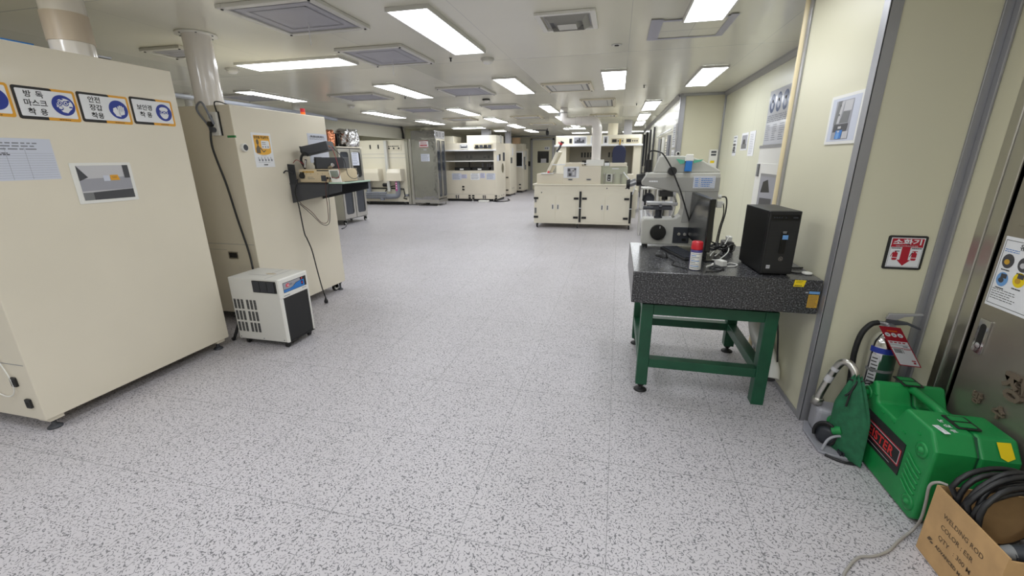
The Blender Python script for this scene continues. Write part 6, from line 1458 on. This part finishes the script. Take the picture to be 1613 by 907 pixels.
# tag: u runs across, v runs down the tag
b = B(Ft)
def tq(u0, v0, u1, v1, h, m): b.add([(u0, v0, -h), (u1, v0, -h), (u1, v1, -h), (u0, v1, -h)], [(0, 1, 2, 3), (3, 2, 1, 0)], m)
tq(0, 0, 0.095, 0.215, 0.0, 0); tq(0.006, 0.075, 0.09, 0.21, 0.0006, 1)
for i in range(3): 
    pts = [(0.02+i*0.027+0.0115*cos(a), 0.045+0.0115*sin(a), -0.0008) for a in [2*pi*j/18 for j in range(18)]]; b.add(pts, [tuple(range(18)), tuple(range(18))[::-1]], 1)
    tq(0.015+i*0.027, 0.042, 0.024+i*0.027, 0.049, 0.0012, 3)
tq(0.025, 0.02, 0.07, 0.027, 0.0008, 4); tq(0.006, 0.075, 0.09, 0.079, 0.001, 0); tq(0.006, 0.098, 0.09, 0.1, 0.001, 3); tq(0.006, 0.115, 0.09, 0.118, 0.001, 0)
for k in range(4): tq(0.012+k*0.018, 0.084, 0.024+k*0.018, 0.09, 0.001, 0)
tq(0.06, 0.103, 0.08, 0.11, 0.001, 3)
for k in range(4): tq(0.012, 0.122+k*0.006, 0.046, 0.1255+k*0.006, 0.001, 2)
tq(0.056, 0.121, 0.088, 0.124, 0.001, 0); tq(0.066, 0.18, 0.084, 0.186, 0.001, 0); tq(0.07, 0.19, 0.08, 0.2, 0.001, 0); tq(0.05, 0.118, 0.052, 0.145, 0.001, 2)
build('inspection_tag', b, [M['red'], M['white'], M['ink'], M['photog'], M['orange']], t)

# ------------------------------------------------------------------ hot air blower with pipe, and the green bag
t = thing('floor_blower', 'grey and green floor machine with black roller and bent steel pipe in the corner', 'blower', (1.2, 2.36, 0))
b = B(); b.prism([(1.115, 2.20), (1.17, 2.17), (1.27, 2.15), (1.285, 2.2), (1.285, 2.47), (1.15, 2.48), (1.115, 2.40)], 0.004, 0.02); build('base_plate', b, M['photog'], t, 0.004)
b = B(); b.prism([(1.15, 2.36), (1.28, 2.32), (1.285, 2.46), (1.16, 2.475)], 0.02, 0.17); build('gear_housing', b, M['photog'], t, 0.02, 3)
b = B(); b.lathe([(0.0, -0.03), (0.05, -0.03), (0.056, -0.022), (0.056, 0.022), (0.05, 0.03), (0, 0.03)], (1.19, 2.285, 0.075), (0.6, 0.75, 0), n=36); r = build('roller', b, M['rubber'], t)
b = B(); b.lathe([(0, 0.036), (0.05, 0.036), (0.054, 0.042), (0.03, 0.05), (0, 0.05)], (1.19, 2.285, 0.075), (-0.6, -0.75, 0), n=24); build('hub', b, M['charcoal'], r)
b = B(); b.tube([(1.155+0.05*cos(q)*0.8, 2.255-0.05*cos(q)*0.6, 0.085+0.066*sin(q)) for q in [radians(200-i*25) for i in range(11)]], 0.008, n=8, steps=5); build('black_guard', b, M['rubber'], t)
b = B(); b.tube([(1.125, 2.19, 0.03), (1.15, 2.2, 0.09), (1.2, 2.21, 0.11), (1.24, 2.2, 0.1)], 0.007, n=8, steps=5); build('grey_guard', b, M['photog'], t)
b = B(); b.cyl((1.215, 2.33, 0.12), (1.235, 2.25, 0.16), 0.032, n=18).cyl((1.18, 2.24, 0.12), (1.21, 2.22, 0.14), 0.022, n=14); build('motor', b, M['gcase'], t)
b = B()
for k in range(5): b.box(1.2+k*0.012, 2.165, 0.022, 1.206+k*0.012, 2.2, 0.04)
build('cooling_fins', b, M['charcoal'], t)
pp_ = [(1.163, 2.42, 0.17), (1.172, 2.415, 0.25), (1.190, 2.405, 0.34), (1.203, 2.39, 0.41), (1.215, 2.37, 0.455), (1.232, 2.345, 0.465), (1.25, 2.32, 0.44), (1.258, 2.305, 0.40), (1.26, 2.30, 0.36)]
b = B(); b.tube(pp_, 0.0185, n=20, steps=5); build('bent_pipe', b, M['steelb'], t)
b = B(); b.lathe([(0.018, 0), (0.028, 0), (0.028, 0.035), (0.024, 0.045), (0.018, 0.045)], (1.163, 2.42, 0.168), (0.1, -0.05, 1), n=24); build('pipe_collar', b, M['steelb'], t)
b = B(); b.tube([(1.185, 2.407, 0.32), (1.194, 2.402, 0.36)], 0.0193, n=20); b.tube([(1.20, 2.394, 0.395), (1.205, 2.388, 0.415)], 0.0193, n=20); build('worn_sticker', b, M['photol'], t)
b = B(); b.tube([(1.14, 2.18, 0.008), (1.2, 2.14, 0.008), (1.26, 2.135, 0.008), (1.285, 2.14, 0.008)], 0.007, n=8, steps=4); build('power_cord', b, M['cable'], t)

t = thing('drawstring_bag', 'dark green cloth drawstring bag hanging from the bent steel pipe', 'bag', (1.24, 2.2, 0))
nu, rows = 40, 16; vs = []
Wd = Vector((0.46, -0.89, 0)); Dd = Vector((0.89, 0.46, 0))
for i in range(rows+1):
    q = i/rows
    cz = 0.425-0.405*q
    cen = Vector((1.246-0.026*q, 2.268-0.075*q-0.01*sin(pi*q), 0))
    hw = 0.018+0.072*min(1, q*2.3)**0.8+0.010*q; hd = 0.016+0.008*sin(pi*min(1, q*1.05)**0.7)
    if i == rows: hd = 0.006
    for j in range(nu):
        a = 2*pi*j/nu
        fold = 1+(0.16*(1-q)**3*sin(7*a)+0.04*sin(3*a+2*q))*(1 if q < 0.97 else 0.2)
        p = cen+Wd*hw*cos(a)*(1 if cos(a) > 0 else 1)+Dd*hd*sin(a)*fold
        z = cz-0.028*q*cos(a)+0.012*(1-q)*sin(7*a)
        if i == rows: z = cz-0.012*cos(a)+0.012*(1-abs(cos(a)))*-1
        vs.append((p.x, p.y, max(z, 0.012)))
b = B(); b.add(vs, [(i*nu+j, (i+1)*nu+j, (i+1)*nu+(j+1) % nu, i*nu+(j+1) % nu) for i in range(rows) for j in range(nu)], 0, True); b.add(vs[-nu:], [tuple(range(nu))], 0)
build('sack', b, M['gcloth'], t, sub=1)
b = B()
b.tube([(1.25+0.03*cos(a), 2.278+0.028*sin(a), 0.405+0.004*sin(2*a)) for a in [2*pi*k/14 for k in range(14)]], 0.005, n=6, closed=True)
b.tube([(1.237, 2.25, 0.405), (1.225, 2.24, 0.375), (1.205, 2.235, 0.345), (1.19, 2.23, 0.335)], 0.005, n=6, steps=4); b.tube([(1.237, 2.25, 0.405), (1.215, 2.235, 0.36), (1.205, 2.225, 0.31), (1.20, 2.22, 0.28)], 0.005, n=6, steps=4); b.tube([(1.262, 2.25, 0.405), (1.268, 2.235, 0.36), (1.27, 2.225, 0.31)], 0.005, n=6, steps=4); b.tube([(1.25, 2.25, 0.41), (1.275, 2.24, 0.425), (1.30, 2.245, 0.415), (1.275, 2.255, 0.40)], 0.004, n=6, steps=4)
build('cord', b, M['rubber'], t)

# ------------------------------------------------------------------ green carrying case
t = thing('carrying_case', 'big green plastic carrying case with black latches leaning at the steel door', 'case', (1.445, 2.03, 0))
def shell_profile(y0, y1, top, low, n0, n1):
    return [(y0+0.03, 0.004), (y1-0.03, 0.004), (y1, 0.03), (y1, top-0.07), (y1-0.05, top), (n1+0.045, top), (n1, low), (n0, low), (n0-0.045, top), (y0+0.05, top), (y0, top-0.07), (y0, 0.03)]
A0, A1 = 1.775, 2.295
b = B(faceX(0)); b.prism(shell_profile(A0, A1, 0.432, 0.345, 2.035, 2.175), 1.302, 1.446); s1 = build('front_shell', b, M['gcase'], t, 0.022, 4)
b = B(faceX(0)); b.prism(shell_profile(A0, A1, 0.427, 0.345, 2.035, 2.175), 1.452, 1.588); s2 = build('back_shell', b, M['gcase'], t, 0.022, 4)
b = B(faceX(0)); b.prism([(A0+0.035, 0.01), (A1-0.035, 0.01), (A1-0.008, 0.04), (A1-0.008, 0.355), (A1-0.05, 0.42), (2.23, 0.42), (2.19, 0.34), (2.02, 0.34), (1.98, 0.42), (A0+0.05, 0.42), (A0+0.008, 0.355), (A0+0.008, 0.04)], 1.44, 1.458); build('seam_strip', b, M['gmetal'], t)
# handle bridging the notch
b = B(); b.tube([(1.449, 2.23, 0.405), (1.449, 2.2, 0.414), (1.449, 2.16, 0.417), (1.449, 2.05, 0.417), (1.449, 2.01, 0.414), (1.449, 1.98, 0.405)], 0.019, n=16, steps=5); build('handle', b, M['gcase'], t)
for yc in (2.285-0.0, 1.945):
    yc = 2.25 if yc > 2 else 1.905
    FL = fr((1.449, yc, 0.4325), (1, 0, 0), (0, 1, 0))
    b = B(FL)
    b.rrect(-0.042, -0.05, 0.042, 0.05, 0.006, 0.0, 0, 0.004)
    lt = build('latch', b, M['black'], t, 0.001)
    b = B(FL); b.rrect(-0.03, 0.006, 0.03, 0.04, 0.004, 0.0045, 0, 0.002).rrect(-0.03, -0.04, 0.03, -0.006, 0.004, 0.0045, 0, 0.002); build('latch_window', b, M['gcase'], lt)
F = faceNX(1.302)
for y, z in ((2.262, 0.352), (1.84, 0.325), (1.83, 0.07), (2.26, 0.07)):
    b = B(F); b.lathe([(0.034, -0.004), (0.034, 0.004), (0.024, 0.006), (0.02, 0.003), (0.014, 0.003), (0.013, 0.012), (0.0, 0.014)], (-y, z, 0), (0, 0, 1), 28); build('corner_boss', b, M['gcase'], s1)
for k in range(6):
    b = B(F); z = 0.125+k*0.027; b.tube([(-1.81, z-0.03, 0.001), (-1.85, z-0.018, 0.002), (-1.90, z+0.006, 0.002)], 0.004, n=6, steps=3); build('rib', b, M['gcase'], s1)
for k in range(5):
    b = B(F); y = 2.2-k*0.08; b.box(-y-0.012, 0.375 if k in (0, 4) else 0.325, -0.003, -y+0.012, 0.379 if k in (0, 4) else 0.329, 0.004); build('rib', b, M['gcase'], s1)
# label with lettering
b = B(F)
b.slab(-2.268, 0.125, -1.925, 0.285, 0.003, 0)
b.rect(-2.262, 0.163, -1.935, 0.245, 0.0036, 1); b.rect(-2.256, 0.169, -1.941, 0.239, 0.0042, 2); b.rect(-2.253, 0.172, -1.944, 0.236, 0.0048, 0); b.rect(-2.2, 0.142, -1.99, 0.144, 0.0036, 2)
lb = build('label_plate', b, [M['black'], M['red'], M['photol']], s1)
b = B(F); b.text('LEISTER', -2.098, 0.182, 0.062, 0.0056, 0, 0.03, 0, 1.02, 1.1); build('lettering', b, mat('letter_red', (196, 46, 48), 0.5), t)
FU = fr((1.378, 1.868, 0.4335), (0, -1, 0), (1, 0, 0))
b = B(FU); b.text('노 경 부', 0.0, -0.008, 0.026, 0.0008, 0, 0.012, 0, 1.1); build('handwriting', b, M['white'], t)
b = B(fr((1.340, 1.835, 0.4335), (0.15, -1, 0), (1, 0.15, 0))); b.slab(-0.03, -0.011, 0.03, 0.011, 0.0012, 0); b.lines(-0.027, 0.02, -0.007, 0.007, 2, 0.0018, 1); build('white_label', b, [M['white'], M['print']], t)
b = B(faceNY(A0-0.0005)); b = B(fr((1.535, 1.80, 0.3935), (1, 0, 0), (0, 0.58, 0.81))); b.poly([(-0.02, -0.03), (0.0, -0.042), (0.026, -0.028), (0.022, 0.03), (-0.024, 0.028)], 0.0035)
build('yellow_patch', b, M['byellow'], t)

# ------------------------------------------------------------------ cardboard box with black cable coil
t = thing('cardboard_box', 'open cardboard box with printed side, full of black cable, by the green case', 'box', (1.41, 1.5, 0))
q0, q1, r0, r1, bh, th = 1.252, 1.575, 1.335, 1.655, 0.302, 0.006
build('bottom', B().box(q0, r0, 0.002, q1, r1, 0.008), M['card'], t)
sd = build('side_panel', B().box(q0, r0, 0.008, q0+th, r1, bh), M['card'], t)
build('side_panel', B().box(q1-th, r0, 0.008, q1, r1, bh+0.01), M['card'], t)
build('side_panel', B().box(q0+th, r1-th, 0.008, q1-th, r1, bh), M['card'], t)
build('side_panel', B().box(q0+th, r0, 0.008, q1-th, r0+th, bh-0.01), M['card'], t)
F = faceNX(q0)
b = B(F)
tx = -1.495; 
b.text('WELDING ROD', tx, 0.215, 0.026, 0.001, 0, 0.004, 0, 1.0); b.text('COLOR : ESR', tx-0.012, 0.17, 0.026, 0.001, 0, 0.004, 0, 1.0); b.text('QTY   : 300 M', tx-0.006, 0.125, 0.026, 0.001, 0, 0.004, 0, 1.0)
b.text('ADVANCED MATERIALS', tx+0.02, 0.083, 0.019, 0.001, 0, 0.03, 0, 1.0)
b.poly([(tx-0.125, 0.082), (tx-0.113, 0.082), (tx-0.10, 0.098), (tx-0.118, 0.098)], 0.001); b.poly([(tx-0.11, 0.08), (tx-0.098, 0.08), (tx-0.092, 0.088), (tx-0.104, 0.088)], 0.001)
build('lettering', b, mat('box_print', (92, 76, 58), 0.8), sd)
t = thing('cable_coil', 'thick coil of black cable heaped in the cardboard box', 'cable', (1.42, 1.55, 0.1))
strand = 0
for k in range(9):
    a_t = 0.10+0.025*k
    cx, cy, cz = 1.41+0.004*(k % 4), 1.60-0.010*k+0.006*(k % 2), 0.262+0.007*(k % 3)
    R1 = 0.162-0.010*((k*2) % 5)*0.6; R2 = 0.172-0.007*((k*3) % 5)
    e1 = Vector((1.0, 0.10+0.015*k, 0.10*sin(2.1*k))).normalized(); e2 = Vector((-0.16+0.10*sin(1.7*k), 0.20-0.05*((k*2) % 7), 1.0)).normalized()
    e2 = (e2-e1*e2.dot(e1)).normalized()
    pts = []
    for j in range(28):
        a = 2*pi*j/28
        p = Vector((cx, cy, cz))+e1*R1*cos(a)*(1+0.05*sin(3*a+2*k))+e2*R2*sin(a)*(1+0.06*cos(2*a+k))
        p.x = max(q0+0.022, min(q1-0.02, p.x)) if p.z < bh+0.02 else max(q0-0.012+0.0*k, p.x)
        p.y = max(r0+0.02, min(r1-0.02, p.y)) if p.z < bh+0.02 else p.y
        p.z = max(0.025, p.z)
        pts.append(p)
    b = B(); b.tube(pts, 0.0092, n=10, closed=True); build('strand', b, M['cable'], t)
b = B(); b.cyl((1.315, 1.405, 0.262), (1.37, 1.40, 0.275), 0.024, 0.03, n=20).cyl((1.37, 1.40, 0.275), (1.41, 1.40, 0.28), 0.04, n=24); c = build('connector_body', b, M['charcoal'], t)
b = B(); b.lathe([(0.026, 0), (0.042, 0), (0.042, 0.01), (0.026, 0.01)], (1.36, 1.40, 0.273), (0.97, 0, 0.24), n=28); build('metal_ring', b, M['alu'], c)
b = B(); b.cyl((1.282, 1.408, 0.254), (1.32, 1.405, 0.264), 0.017, 0.025, n=16); build('clear_sleeve', b, M['midgrey'], t)
b = B(); b.tube([(1.28, 1.648, 0.31), (1.262, 1.665, 0.305), (1.253, 1.685, 0.27), (1.27, 1.70, 0.18), (1.28, 1.71, 0.09), (1.278, 1.725, 0.02), (1.20, 1.665, 0.006), (1.13, 1.60, 0.006), (1.06, 1.56, 0.006), (1.0, 1.54, 0.006), (0.93, 1.47, 0.006), (0.90, 1.42, 0.006), (0.87, 1.30, 0.006)], 0.0052, n=8, steps=6)
tag(build('floor_cable', b, mat('grey_cord', (160, 156, 150), 0.6)), 'thin grey cord running from the cardboard box over the floor', 'cord')
